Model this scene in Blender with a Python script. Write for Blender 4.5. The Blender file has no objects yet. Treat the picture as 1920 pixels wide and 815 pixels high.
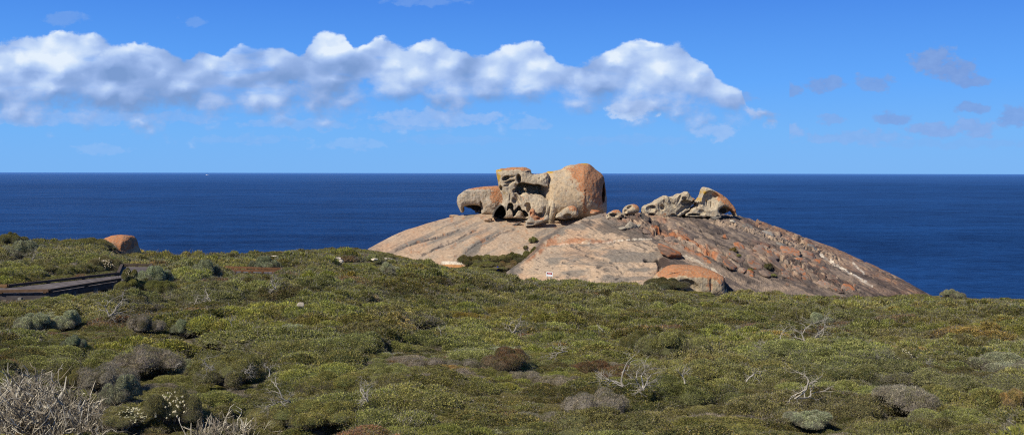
import bpy, bmesh, math, random
import numpy as np
from mathutils import Vector, Matrix, Euler

random.seed(7)
rng = np.random.default_rng(11)
scene = bpy.context.scene
COL = scene.collection

# ------------------------------------------------------------------ measures
F = 1844.0      # focal length in photograph pixels (1920 wide)
HZ = 324.5      # row of the horizon
EYE = 50.0      # eye height above the sea


def at(px, py, d):
    return Vector(((px - 960.0) / F * d, d, EYE - (py - HZ) / F * d))


def row_of(z, d):
    return HZ + (EYE - z) * F / d


def ip(x, xs, ys):
    return np.interp(x, xs, ys)


def sstep(a, b, x):
    t = np.clip((x - a) / (b - a), 0, 1)
    return t * t * (3 - 2 * t)


# ------------------------------------------------------------------ noise
def _hash(ix, iy, iz, seed):
    h = (ix.astype(np.uint32) * np.uint32(374761393) + iy.astype(np.uint32) * np.uint32(668265263)
         + iz.astype(np.uint32) * np.uint32(2147483647) + np.uint32(seed * 974711 & 0xffffffff))
    h = (h ^ (h >> np.uint32(13))) * np.uint32(1274126177)
    h = h ^ (h >> np.uint32(16))
    h = h * np.uint32(2246822519)
    h = h ^ (h >> np.uint32(13))
    return h.astype(np.float32) / np.float32(4294967295.0)


def vnoise(x, y, z, seed=0):
    x = np.asarray(x, np.float32); y = np.asarray(y, np.float32); z = np.asarray(z, np.float32)
    x, y, z = np.broadcast_arrays(x, y, z)
    xf = np.floor(x); yf = np.floor(y); zf = np.floor(z)
    fx = x - xf; fy = y - yf; fz = z - zf
    ix = xf.astype(np.int32); iy = yf.astype(np.int32); iz = zf.astype(np.int32)
    u = fx * fx * fx * (fx * (fx * 6 - 15) + 10)
    v = fy * fy * fy * (fy * (fy * 6 - 15) + 10)
    w = fz * fz * fz * (fz * (fz * 6 - 15) + 10)
    c = [_hash(ix + a, iy + b, iz + g, seed) for a in (0, 1) for b in (0, 1) for g in (0, 1)]
    c00 = c[0] * (1 - w) + c[1] * w; c01 = c[2] * (1 - w) + c[3] * w
    c10 = c[4] * (1 - w) + c[5] * w; c11 = c[6] * (1 - w) + c[7] * w
    a0 = c00 * (1 - v) + c01 * v; a1 = c10 * (1 - v) + c11 * v
    return a0 * (1 - u) + a1 * u          # 0..1


def fbm(x, y, z, octv=4, seed=0, gain=0.5):
    s = 0.0; a = 1.0; t = 0.0; f = 1.0
    for o in range(octv):
        s = s + a * vnoise(np.asarray(x) * f + o * 17.3, np.asarray(y) * f + o * 9.1, np.asarray(z) * f + o * 5.7, seed + o)
        t += a; a *= gain; f *= 2.03
    return s / t


# ------------------------------------------------------------------ mesh helpers
def new_mesh(name, V, faces, cols=None, smooth=True, mats=None, midx=None):
    """V (n,3); faces (m,k) array or list of arrays of equal k"""
    me = bpy.data.meshes.new(name)
    V = np.asarray(V, np.float32)
    if not isinstance(faces, (list, tuple)):
        faces = [faces]
    faces = [np.asarray(f, np.int32) for f in faces if len(f)]
    loops = np.concatenate([f.ravel() for f in faces])
    tot = np.concatenate([np.full(len(f), f.shape[1], np.int32) for f in faces])
    start = np.concatenate([[0], np.cumsum(tot)[:-1]]).astype(np.int32)
    me.vertices.add(len(V)); me.vertices.foreach_set("co", V.ravel())
    me.loops.add(len(loops)); me.loops.foreach_set("vertex_index", loops)
    me.polygons.add(len(tot)); me.polygons.foreach_set("loop_start", start)
    me.polygons.foreach_set("loop_total", tot)
    me.polygons.foreach_set("use_smooth", np.full(len(tot), smooth, bool))
    if midx is not None:
        me.polygons.foreach_set("material_index", np.asarray(midx, np.int32))
    for m in (mats or []):
        me.materials.append(m)
    me.update(calc_edges=True)
    if cols is not None:
        a = me.attributes.new("Col", 'FLOAT_COLOR', 'POINT')
        c = np.ones((len(V), 4), np.float32); c[:, :3] = cols
        a.data.foreach_set("color", c.ravel())
    me.validate()
    return me


def link(name, me, parent=None, loc=(0, 0, 0), rot=(0, 0, 0), scl=(1, 1, 1)):
    o = bpy.data.objects.new(name, me); COL.objects.link(o)
    o.location = loc; o.rotation_euler = rot; o.scale = scl
    if parent is not None:
        o.parent = parent
    return o


def tag(o, label=None, cat=None, group=None, kind=None):
    if label: o['label'] = label
    if cat: o['category'] = cat
    if group: o['group'] = group
    if kind: o['kind'] = kind
    return o


class MB:
    """collects boxes and tubes into one mesh"""
    def __init__(s): s.V = []; s.F4 = []; s.F3 = []; s.C = []; s.n = 0

    def add(s, V, F4=(), F3=(), col=(1, 1, 1)):
        V = np.asarray(V, float)
        s.V.append(V); s.C.append(np.broadcast_to(np.asarray(col, float), (len(V), 3)))
        if len(F4): s.F4.append(np.asarray(F4) + s.n)
        if len(F3): s.F3.append(np.asarray(F3) + s.n)
        s.n += len(V)

    def hexa(s, P, col=(1, 1, 1)):
        """8 points: bottom quad then top quad"""
        s.add(P, [(0, 3, 2, 1), (4, 5, 6, 7), (0, 1, 5, 4), (1, 2, 6, 5), (2, 3, 7, 6), (3, 0, 4, 7)], col=col)

    def box(s, c, size, rz=0, col=(1, 1, 1)):
        x, y, z = np.array(size) / 2
        P = np.array([(-x, -y, -z), (x, -y, -z), (x, y, -z), (-x, y, -z), (-x, -y, z), (x, -y, z), (x, y, z), (-x, y, z)])
        ca, sa = math.cos(rz), math.sin(rz)
        P = np.c_[P[:, 0] * ca - P[:, 1] * sa, P[:, 0] * sa + P[:, 1] * ca, P[:, 2]] + np.array(c)
        s.hexa(P, col)

    def tube(s, pts, rad, k=5, col=(1, 1, 1)):
        pts = np.asarray(pts, float); n = len(pts)
        rad = np.broadcast_to(np.asarray(rad, float), (n,))
        T = np.gradient(pts, axis=0); T /= np.linalg.norm(T, axis=1)[:, None] + 1e-9
        up = np.array([0.31, 0.17, 0.93]); up = up if abs(T[0] @ up) < .95 else np.array([1., 0, 0])
        A = np.cross(T, up); A /= np.linalg.norm(A, axis=1)[:, None] + 1e-9
        B = np.cross(T, A)
        an = np.arange(k) * 2 * math.pi / k
        ring = pts[:, None, :] + rad[:, None, None] * (np.cos(an)[None, :, None] * A[:, None, :] + np.sin(an)[None, :, None] * B[:, None, :])
        V = np.concatenate([ring.reshape(-1, 3), pts[:1], pts[-1:]])
        F4 = []; F3 = []
        for i in range(n - 1):
            for j in range(k):
                F4.append((i * k + j, i * k + (j + 1) % k, (i + 1) * k + (j + 1) % k, (i + 1) * k + j))
        for j in range(k):
            F3.append((n * k, (j + 1) % k, j)); F3.append((n * k + 1, (n - 1) * k + j, (n - 1) * k + (j + 1) % k))
        if np.ndim(col) == 2:
            col = np.concatenate([np.repeat(np.asarray(col), k, 0), col[:1], col[-1:]])
        s.add(V, F4, F3, col)

    def mesh(s, name, mats=None, smooth=False):
        return new_mesh(name, np.concatenate(s.V), [np.concatenate(x) for x in (s.F4, s.F3) if x], np.concatenate(s.C), smooth, mats)


def surface_nets(Fv, org, step):
    """Fv negative inside; returns verts and quads"""
    Fv = Fv.astype(np.float32)
    nx, ny, nz = Fv.shape
    ins = Fv < 0
    cnt = np.zeros((nx - 1, ny - 1, nz - 1), np.uint8)
    offs = [(a, b, c) for a in (0, 1) for b in (0, 1) for c in (0, 1)]
    for a, b, c in offs:
        cnt += ins[a:nx - 1 + a, b:ny - 1 + b, c:nz - 1 + c]
    mask = (cnt > 0) & (cnt < 8)
    I = np.argwhere(mask)
    idx = np.full(mask.shape, -1, np.int32); idx[mask] = np.arange(len(I))
    cv = {o: Fv[I[:, 0] + o[0], I[:, 1] + o[1], I[:, 2] + o[2]] for o in offs}
    S = np.zeros((len(I), 3), np.float32); N = np.zeros(len(I), np.float32)
    for o in offs:
        for ax in range(3):
            if o[ax] == 0:
                p = list(o); p[ax] = 1; p = tuple(p)
                a = cv[o]; b = cv[p]; m = (a < 0) != (b < 0)
                t = np.where(m, a / np.where(m, a - b, 1), 0)
                q = np.tile(np.array(o, np.float32), (len(I), 1)); q[:, ax] = t
                S += q * m[:, None]; N += m
    V = (I + S / np.maximum(N, 1)[:, None]) * step + np.array(org)
    Q = []
    for ax in range(3):
        b, c = [(1, 2), (2, 0), (0, 1)][ax]
        sl0 = [slice(None)] * 3; sl1 = [slice(None)] * 3
        sl0[ax] = slice(0, -1); sl1[ax] = slice(1, None)
        m = ins[tuple(sl0)] != ins[tuple(sl1)]
        E = np.argwhere(m)
        ok = (E[:, b] > 0) & (E[:, c] > 0) & (E[:, b] < Fv.shape[b] - 1) & (E[:, c] < Fv.shape[c] - 1)
        E = E[ok]
        flip = ins[tuple(sl0)][E[:, 0], E[:, 1], E[:, 2]]
        def g(db, dc):
            K = E.copy(); K[:, b] -= db; K[:, c] -= dc
            return idx[K[:, 0], K[:, 1], K[:, 2]]
        q = np.stack([g(1, 1), g(0, 1), g(0, 0), g(1, 0)], 1)
        q[~flip] = q[~flip][:, ::-1]
        Q.append(q)
    return V, np.concatenate(Q)


def vert_normals(V, Q):
    a = V[Q[:, 0]]; n = np.cross(V[Q[:, 2]] - a, V[Q[:, 3 if Q.shape[1] > 3 else 1]] - V[Q[:, 1]]) if Q.shape[1] > 3 else np.cross(V[Q[:, 1]] - a, V[Q[:, 2]] - a)
    N = np.zeros_like(V)
    for k in range(Q.shape[1]):
        np.add.at(N, Q[:, k], n)
    return N / (np.linalg.norm(N, axis=1)[:, None] + 1e-9)


# ------------------------------------------------------------------ materials
def mat_new(name):
    m = bpy.data.materials.new(name); m.use_nodes = True
    nt = m.node_tree; nt.nodes.clear()
    return m, nt, nt.nodes, nt.links


def nd(nodes, typ, **kw):
    n = nodes.new(typ)
    for k, v in kw.items():
        setattr(n, k, v)
    return n


def make_rock_mat(name, bump=0.35, scale=1.0, var=0.35):
    """vertex colour of the stone times grain, with granite bump"""
    m, nt, N, L = mat_new(name)
    out = nd(N, 'ShaderNodeOutputMaterial'); b = nd(N, 'ShaderNodeBsdfPrincipled')
    b.inputs['Roughness'].default_value = 0.9; b.inputs['Specular IOR Level'].default_value = 0.15
    a = nd(N, 'ShaderNodeAttribute', attribute_name='Col')
    tc = nd(N, 'ShaderNodeTexCoord')
    geo = nd(N, 'ShaderNodeNewGeometry')
    n1 = nd(N, 'ShaderNodeTexNoise'); n1.inputs['Scale'].default_value = 2.2 * scale; n1.inputs['Detail'].default_value = 8; n1.inputs['Roughness'].default_value = .7
    L.new(geo.outputs['Position'], n1.inputs['Vector'])
    mr = nd(N, 'ShaderNodeMapRange'); mr.inputs['From Min'].default_value = .3; mr.inputs['From Max'].default_value = .7
    mr.inputs['To Min'].default_value = 1 - var; mr.inputs['To Max'].default_value = 1 + var
    L.new(n1.outputs['Fac'], mr.inputs['Value'])
    mx = nd(N, 'ShaderNodeVectorMath', operation='SCALE')
    L.new(a.outputs['Color'], mx.inputs[0]); L.new(mr.outputs[0], mx.inputs['Scale'])
    L.new(mx.outputs[0], b.inputs['Base Color'])
    n2 = nd(N, 'ShaderNodeTexNoise'); n2.inputs['Scale'].default_value = 1.3 * scale; n2.inputs['Detail'].default_value = 9; n2.inputs['Roughness'].default_value = .7
    L.new(geo.outputs['Position'], n2.inputs['Vector'])
    bp = nd(N, 'ShaderNodeBump'); bp.inputs['Strength'].default_value = bump; bp.inputs['Distance'].default_value = .5
    L.new(n2.outputs['Fac'], bp.inputs['Height']); L.new(bp.outputs[0], b.inputs['Normal'])
    L.new(b.outputs[0], out.inputs[0])
    return m


def make_plain_mat(name, rough=.8, var=.2, scale=6.0, spec=.2):
    m, nt, N, L = mat_new(name)
    out = nd(N, 'ShaderNodeOutputMaterial'); b = nd(N, 'ShaderNodeBsdfPrincipled')
    b.inputs['Roughness'].default_value = rough; b.inputs['Specular IOR Level'].default_value = spec
    a = nd(N, 'ShaderNodeAttribute', attribute_name='Col')
    geo = nd(N, 'ShaderNodeNewGeometry')
    n1 = nd(N, 'ShaderNodeTexNoise'); n1.inputs['Scale'].default_value = scale; n1.inputs['Detail'].default_value = 6
    L.new(geo.outputs['Position'], n1.inputs['Vector'])
    mr = nd(N, 'ShaderNodeMapRange'); mr.inputs['From Min'].default_value = .3; mr.inputs['From Max'].default_value = .7
    mr.inputs['To Min'].default_value = 1 - var; mr.inputs['To Max'].default_value = 1 + var
    L.new(n1.outputs['Fac'], mr.inputs['Value'])
    mx = nd(N, 'ShaderNodeVectorMath', operation='SCALE')
    L.new(a.outputs['Color'], mx.inputs[0]); L.new(mr.outputs[0], mx.inputs['Scale'])
    L.new(mx.outputs[0], b.inputs['Base Color'])
    L.new(b.outputs[0], out.inputs[0])
    return m


def make_plant_mat(name, transl=.3):
    """leaf colour per leaf, shifted per plant and in patches over the heath"""
    m, nt, N, L = mat_new(name)
    out = nd(N, 'ShaderNodeOutputMaterial')
    a = nd(N, 'ShaderNodeAttribute', attribute_name='Col')
    oi = nd(N, 'ShaderNodeObjectInfo')
    nz = nd(N, 'ShaderNodeTexNoise'); nz.inputs['Scale'].default_value = .12; nz.inputs['Detail'].default_value = 3
    L.new(oi.outputs['Location'], nz.inputs['Vector'])
    hs = nd(N, 'ShaderNodeHueSaturation')
    h = nd(N, 'ShaderNodeMapRange'); h.inputs['To Min'].default_value = .474; h.inputs['To Max'].default_value = .510
    L.new(oi.outputs['Random'], h.inputs['Value']); L.new(h.outputs[0], hs.inputs['Hue'])
    s = nd(N, 'ShaderNodeMapRange'); s.inputs['From Min'].default_value = .3; s.inputs['From Max'].default_value = .7
    s.inputs['To Min'].default_value = .76; s.inputs['To Max'].default_value = .98
    L.new(nz.outputs['Fac'], s.inputs['Value']); L.new(s.outputs[0], hs.inputs['Saturation'])
    v1 = nd(N, 'ShaderNodeMath', operation='MULTIPLY'); v1.inputs[1].default_value = 7.13
    L.new(oi.outputs['Random'], v1.inputs[0])
    v2 = nd(N, 'ShaderNodeMath', operation='FRACT'); L.new(v1.outputs[0], v2.inputs[0])
    v = nd(N, 'ShaderNodeMapRange'); v.inputs['To Min'].default_value = .74; v.inputs['To Max'].default_value = 1.12
    L.new(v2.outputs[0], v.inputs['Value']); L.new(v.outputs[0], hs.inputs['Value'])
    L.new(a.outputs['Color'], hs.inputs['Color'])
    d = nd(N, 'ShaderNodeBsdfDiffuse'); t = nd(N, 'ShaderNodeBsdfTranslucent'); mx = nd(N, 'ShaderNodeMixShader')
    mx.inputs[0].default_value = transl
    L.new(hs.outputs[0], d.inputs[0]); L.new(hs.outputs[0], t.inputs[0])
    L.new(d.outputs[0], mx.inputs[1]); L.new(t.outputs[0], mx.inputs[2]); L.new(mx.outputs[0], out.inputs[0])
    return m


M_rock = make_rock_mat('weathered_granite', bump=.22, var=.2)
M_dome = make_rock_mat('dome_granite', bump=.3, scale=1.2, var=.3)
M_wood = make_plain_mat('weathered_timber', .85, .3, 5)
M_paint = make_plain_mat('sign_paint', .5, .04, 3, .3)
M_cloth = make_plain_mat('cloth', .9, .1, 10)
M_leaf = make_plant_mat('heath_leaf', .38)
M_twig = make_plant_mat('dry_twig', 0.0)
M_dead = make_plain_mat('bleached_wood', .85, .25, 15)

# ------------------------------------------------------------------ sea
def make_sea():
    m, nt, N, L = mat_new('sea_water')
    out = nd(N, 'ShaderNodeOutputMaterial'); b = nd(N, 'ShaderNodeBsdfPrincipled')
    geo = nd(N, 'ShaderNodeNewGeometry')
    mp = nd(N, 'ShaderNodeMapping'); mp.inputs['Scale'].default_value = (.6, 1.0, 1); mp.inputs['Rotation'].default_value = (0, 0, .12)
    L.new(geo.outputs['Position'], mp.inputs['Vector'])
    waves = []
    for sc, det in ((.2, 6), (.022, 7), (.003, 6)):
        n = nd(N, 'ShaderNodeTexNoise'); n.inputs['Scale'].default_value = sc; n.inputs['Detail'].default_value = det; n.inputs['Roughness'].default_value = .6
        L.new(mp.outputs[0], n.inputs['Vector']); waves.append(n)
    s1 = nd(N, 'ShaderNodeMath', operation='ADD'); L.new(waves[0].outputs['Fac'], s1.inputs[0]); L.new(waves[1].outputs['Fac'], s1.inputs[1])
    s2 = nd(N, 'ShaderNodeMath', operation='ADD'); L.new(s1.outputs[0], s2.inputs[0]); L.new(waves[2].outputs['Fac'], s2.inputs[1])
    mr = nd(N, 'ShaderNodeMapRange'); mr.inputs['From Min'].default_value = 1.22; mr.inputs['From Max'].default_value = 1.78
    L.new(s2.outputs[0], mr.inputs['Value'])
    cr = nd(N, 'ShaderNodeValToRGB')
    cr.color_ramp.elements[0].color = (.002, .012, .056, 1); cr.color_ramp.elements[1].color = (.011, .056, .190, 1)
    L.new(mr.outputs[0], cr.inputs[0])
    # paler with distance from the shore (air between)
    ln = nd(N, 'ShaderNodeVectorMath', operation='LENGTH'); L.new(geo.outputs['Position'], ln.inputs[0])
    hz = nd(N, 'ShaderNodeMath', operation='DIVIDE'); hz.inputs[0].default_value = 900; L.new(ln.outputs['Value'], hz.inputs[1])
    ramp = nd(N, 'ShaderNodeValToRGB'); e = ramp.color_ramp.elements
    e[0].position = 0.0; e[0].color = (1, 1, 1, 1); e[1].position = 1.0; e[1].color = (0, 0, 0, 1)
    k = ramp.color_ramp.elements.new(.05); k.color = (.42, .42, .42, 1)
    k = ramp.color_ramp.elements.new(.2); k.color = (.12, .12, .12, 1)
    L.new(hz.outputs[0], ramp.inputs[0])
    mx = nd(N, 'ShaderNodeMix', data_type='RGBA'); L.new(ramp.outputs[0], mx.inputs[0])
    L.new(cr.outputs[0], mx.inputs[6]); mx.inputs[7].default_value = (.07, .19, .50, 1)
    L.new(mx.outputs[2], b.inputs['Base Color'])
    b.inputs['Roughness'].default_value = .45; b.inputs['Specular IOR Level'].default_value = .05
    bp = nd(N, 'ShaderNodeBump'); bp.inputs['Strength'].default_value = .5; bp.inputs['Distance'].default_value = 2.0
    L.new(waves[0].outputs['Fac'], bp.inputs['Height']); L.new(bp.outputs[0], b.inputs['Normal'])
    L.new(b.outputs[0], out.inputs[0])
    V = [(-2.5e5, -2e4, 0), (2.5e5, -2e4, 0), (2.5e5, 2.5e5, 0), (-2.5e5, 2.5e5, 0)]
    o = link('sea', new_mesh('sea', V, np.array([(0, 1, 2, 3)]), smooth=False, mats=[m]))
    tag(o, 'deep blue open sea reaching to the horizon', kind='structure')


make_sea()

# ------------------------------------------------------------------ terrain
CX = [-700, 0, 100, 180, 215, 262, 330, 400, 460, 560, 640, 700, 760, 860, 960, 1030, 1120, 1220, 1360, 1500, 1600, 1725, 1800, 1920, 2600]
CY = [486, 486, 484, 480, 486, 496, 495, 491, 484, 476, 469, 469, 492, 510, 532, 536, 544, 548, 557, 562, 564, 560, 566, 568, 572]
CD = [62, 62, 63, 66, 72, 84, 100, 112, 122, 136, 146, 150, 146, 143, 132, 126, 124, 123, 124, 126, 128, 134, 136, 136, 136]


# the tables eased so the slope has no creases
_gx = np.arange(-700, 2601, 5.0)
def _ease(v, w=7):
    k = np.exp(-(np.arange(-3 * w, 3 * w + 1) / w) ** 2 / 2); k /= k.sum()
    return np.convolve(np.pad(np.interp(_gx, CX, v), 3 * w, mode='edge'), k, mode='valid')
CY, CD, CX = _ease(CY), _ease(CD), _gx


def ground_z(px, d):
    px = np.asarray(px, float); d = np.asarray(d, float)
    yo = ip(px, CX, CY) - HZ; dc = ip(px, CX, CD)
    A = (486 - yo) / (1 / 13 - 1 / dc); B = yo - A / dc
    de = np.minimum(d, dc)
    z = EYE - (A + B * de) / F
    z = z - 0.5 * np.clip((d - dc) / 4, 0, 1) ** 2 * np.maximum(d - dc - 2, 0) * .9
    x = (px - 960) / F * d
    # wind-shaped mounds
    mo = (fbm(x / 5.5, d / 5.5, 0.3, 3, 5) - .5) * .8 + (fbm(x / 17, d / 17, 1.3, 2, 9) - .5) * 1.3
    z = z + mo * sstep(8, 20, d) * (1 - .5 * sstep(dc - 18, dc, d))
    # the hollow the boardwalk stands in, and the bank of bushes between the two rock slopes
    hol = np.exp(-(np.abs(d - 37.5) / 5.5) ** 3) * (1 - sstep(285, 360, px))
    z = z - hol * (1.05 + .8 * np.minimum(mo, .8)) - .35 * np.exp(-((d - 66) / 5) ** 2) * np.exp(-((px - 480) / 110) ** 2)
    z = z + 2.3 * np.exp(-((px - 930) / 45) ** 2 - ((d - 142) / 7) ** 2)
    return np.maximum(z, -6)


def ground_d(px, py):
    """distance at which the ground shows at that row"""
    ds = np.concatenate([np.arange(7, 40, .1), np.arange(40, 160, .25)])
    r = row_of(ground_z(np.full_like(ds, px), ds), ds)
    k = np.where(r <= py)[0]
    return float(ds[k[0]]) if len(k) else 130.0


def make_ground():
    m, nt, N, L = mat_new('heath_soil')
    out = nd(N, 'ShaderNodeOutputMaterial'); b = nd(N, 'ShaderNodeBsdfDiffuse')
    geo = nd(N, 'ShaderNodeNewGeometry'); n = nd(N, 'ShaderNodeTexNoise'); n.inputs['Scale'].default_value = 1.5; n.inputs['Detail'].default_value = 8
    L.new(geo.outputs['Position'], n.inputs['Vector'])
    cr = nd(N, 'ShaderNodeValToRGB'); cr.color_ramp.elements[0].position = .35; cr.color_ramp.elements[1].position = .7
    cr.color_ramp.elements[0].color = (.045, .045, .018, 1); cr.color_ramp.elements[1].color = (.13, .11, .06, 1)
    L.new(n.outputs['Fac'], cr.inputs[0]); L.new(cr.outputs[0], b.inputs[0]); L.new(b.outputs[0], out.inputs[0])
    px = np.linspace(-700, 2600, 420); d = np.concatenate([[-12, -4, 1.0], 3 * (330 / 3) ** np.linspace(0, 1, 330)])
    P, D = np.meshgrid(px, d, indexing='ij')
    De = np.maximum(D, 3.0)
    Z = ground_z(P, De)
    X = (P - 960) / F * np.maximum(D, 14.0) * 1.0
    X = np.where(D < 14, (P - 960) / F * (14.0), (P - 960) / F * D)
    # near strip keeps its own coordinates, so read the height for the real azimuth
    Pn = np.where(D < 14, 960 + X * F / De, P)
    Z = ground_z(np.clip(Pn, -700, 2600), De)
    V = np.stack([X, D, Z], -1).reshape(-1, 3)
    n1 = len(d); i = np.arange(len(px) - 1)[:, None] * n1 + np.arange(n1 - 1)[None, :]
    Q = np.stack([i, i + n1, i + n1 + 1, i + 1], -1).reshape(-1, 4)
    o = link('ground', new_mesh('ground', V, Q, mats=[m]))
    tag(o, 'sloping heath ground under the shrubs', kind='structure')


make_ground()

# ------------------------------------------------------------------ granite dome
D2 = dict(cx=[950, 960, 985, 1000, 1020, 1060, 1100, 1140, 1200, 1290, 1380, 1420, 1500, 1560, 1620, 1680, 1725, 1760],
          cy=[512, 505, 487, 472, 450, 425, 408, 399, 397, 398, 401, 411, 440, 463, 490, 518, 543, 562],
          bx=[950, 960, 1030, 1120, 1220, 1360, 1600, 1725, 1760], by=[516, 513, 524, 534, 542, 550, 556, 550, 566],
          rx=[950, 1000, 1060, 1140, 1290, 1380, 1560, 1725, 1760], rd=[132, 140, 147, 152, 155, 155, 150, 140, 138],
          fx=[950, 1000, 1120, 1300, 1600, 1725, 1760], fd=[131, 128.5, 124.5, 123, 127, 137, 137.6])
D1 = dict(cx=[690, 705, 760, 800, 850, 900, 1000, 1100, 1200], cy=[468, 460, 433, 420, 407, 401, 399, 399, 404],
          bx=[690, 705, 740, 800, 850, 870, 1000, 1200], by=[473, 469, 484, 494, 502, 504, 500, 500],
          rx=[690, 705, 760, 850, 1000, 1200], rd=[152, 154, 161, 167, 169, 169],
          fx=[690, 705, 740, 850, 1000, 1200], fd=[150.5, 150, 147, 145, 146, 150])


def dome_z(D, px, d):
    px = np.asarray(px, float); d = np.asarray(d, float)
    dr = ip(px, D['rx'], D['rd']); df = np.minimum(ip(px, D['fx'], D['fd']), dr - .3)
    zr = EYE - (ip(px, D['cx'], D['cy']) - HZ) / F * dr
    zf = EYE - (ip(px, D['bx'], D['by']) - HZ) / F * df
    zf = np.minimum(zf, zr - .05)
    t = (d - df) / (dr - df)
    tc = np.clip(t, 0, 1)
    z = zf + (zr - zf) * (1 - (1 - tc) ** 2.1) ** .86
    z = np.where(t < 0, zf + (d - df) * 1.6, z)
    z = np.where(t > 1, zr - ((d - dr) / 15) ** 2 * 3.0, z)
    ed = (px < D['cx'][0]) | (px > D['cx'][-1])
    return np.where(ed, -20, z)


def dome_hit(D, px, py):
    ds = np.arange(118, 175, .1)
    r = row_of(dome_z(D, np.full_like(ds, px), ds), ds)
    k = np.where(r <= py)[0]
    return float(ds[k[0]]) if len(k) else float(ip(px, D['rx'], D['rd']))


def line_dist(pts, X, Y):
    d = np.full(X.shape, 1e9)
    for (x0, y0), (x1, y1) in zip(pts[:-1], pts[1:]):
        dx, dy = x1 - x0, y1 - y0
        t = np.clip(((X - x0) * dx + (Y - y0) * dy) / (dx * dx + dy * dy + 1e-9), 0, 1)
        d = np.minimum(d, np.hypot(X - x0 - t * dx, Y - y0 - t * dy))
    return d


def blob(X, Y, cx, cy, rx, ry, rot=0.0):
    c, s = math.cos(rot), math.sin(rot)
    u = ((X - cx) * c + (Y - cy) * s) / rx; v = (-(X - cx) * s + (Y - cy) * c) / ry
    return np.exp(-(u * u + v * v))


def za(x0, y0, s, pts):
    return [(x0 + x / s, y0 + y / s) for x, y in pts]


def mix(a, b, t):
    t = np.clip(t, 0, 1)[..., None] if np.ndim(t) else t
    return a * (1 - t) + np.asarray(b) * t


TAN = np.array([.45, .325, .215]); TAN2 = np.array([.40, .305, .215]); MAUVE = np.array([.168, .134, .112])
ORANGE = np.array([.40, .145, .055]); ORANGE2 = np.array([.34, .17, .085]); DARK = np.array([.055, .05, .047]); PALE = np.array([.60, .52, .40])
GREY = np.array([.25, .225, .19])


def worley(x, y, seed=0):
    """nearest and second nearest cell distance, and a number for the cell"""
    xi = np.floor(x).astype(np.int32); yi = np.floor(y).astype(np.int32); z0 = np.zeros_like(xi)
    f1 = np.full(x.shape, 9.0); f2 = np.full(x.shape, 9.0); idc = np.zeros(x.shape)
    for a in (-1, 0, 1):
        for b in (-1, 0, 1):
            jx = xi + a; jy = yi + b
            px_ = jx + _hash(jx, jy, z0, seed + 1); py_ = jy + _hash(jx, jy, z0, seed + 2)
            d = np.hypot(px_ - x, py_ - y); v = _hash(jx, jy, z0, seed + 3)
            nearer = d < f1
            f2 = np.where(nearer, f1, np.minimum(f2, d)); idc = np.where(nearer, v, idc); f1 = np.where(nearer, d, f1)
    return f1, f2, idc


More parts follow.
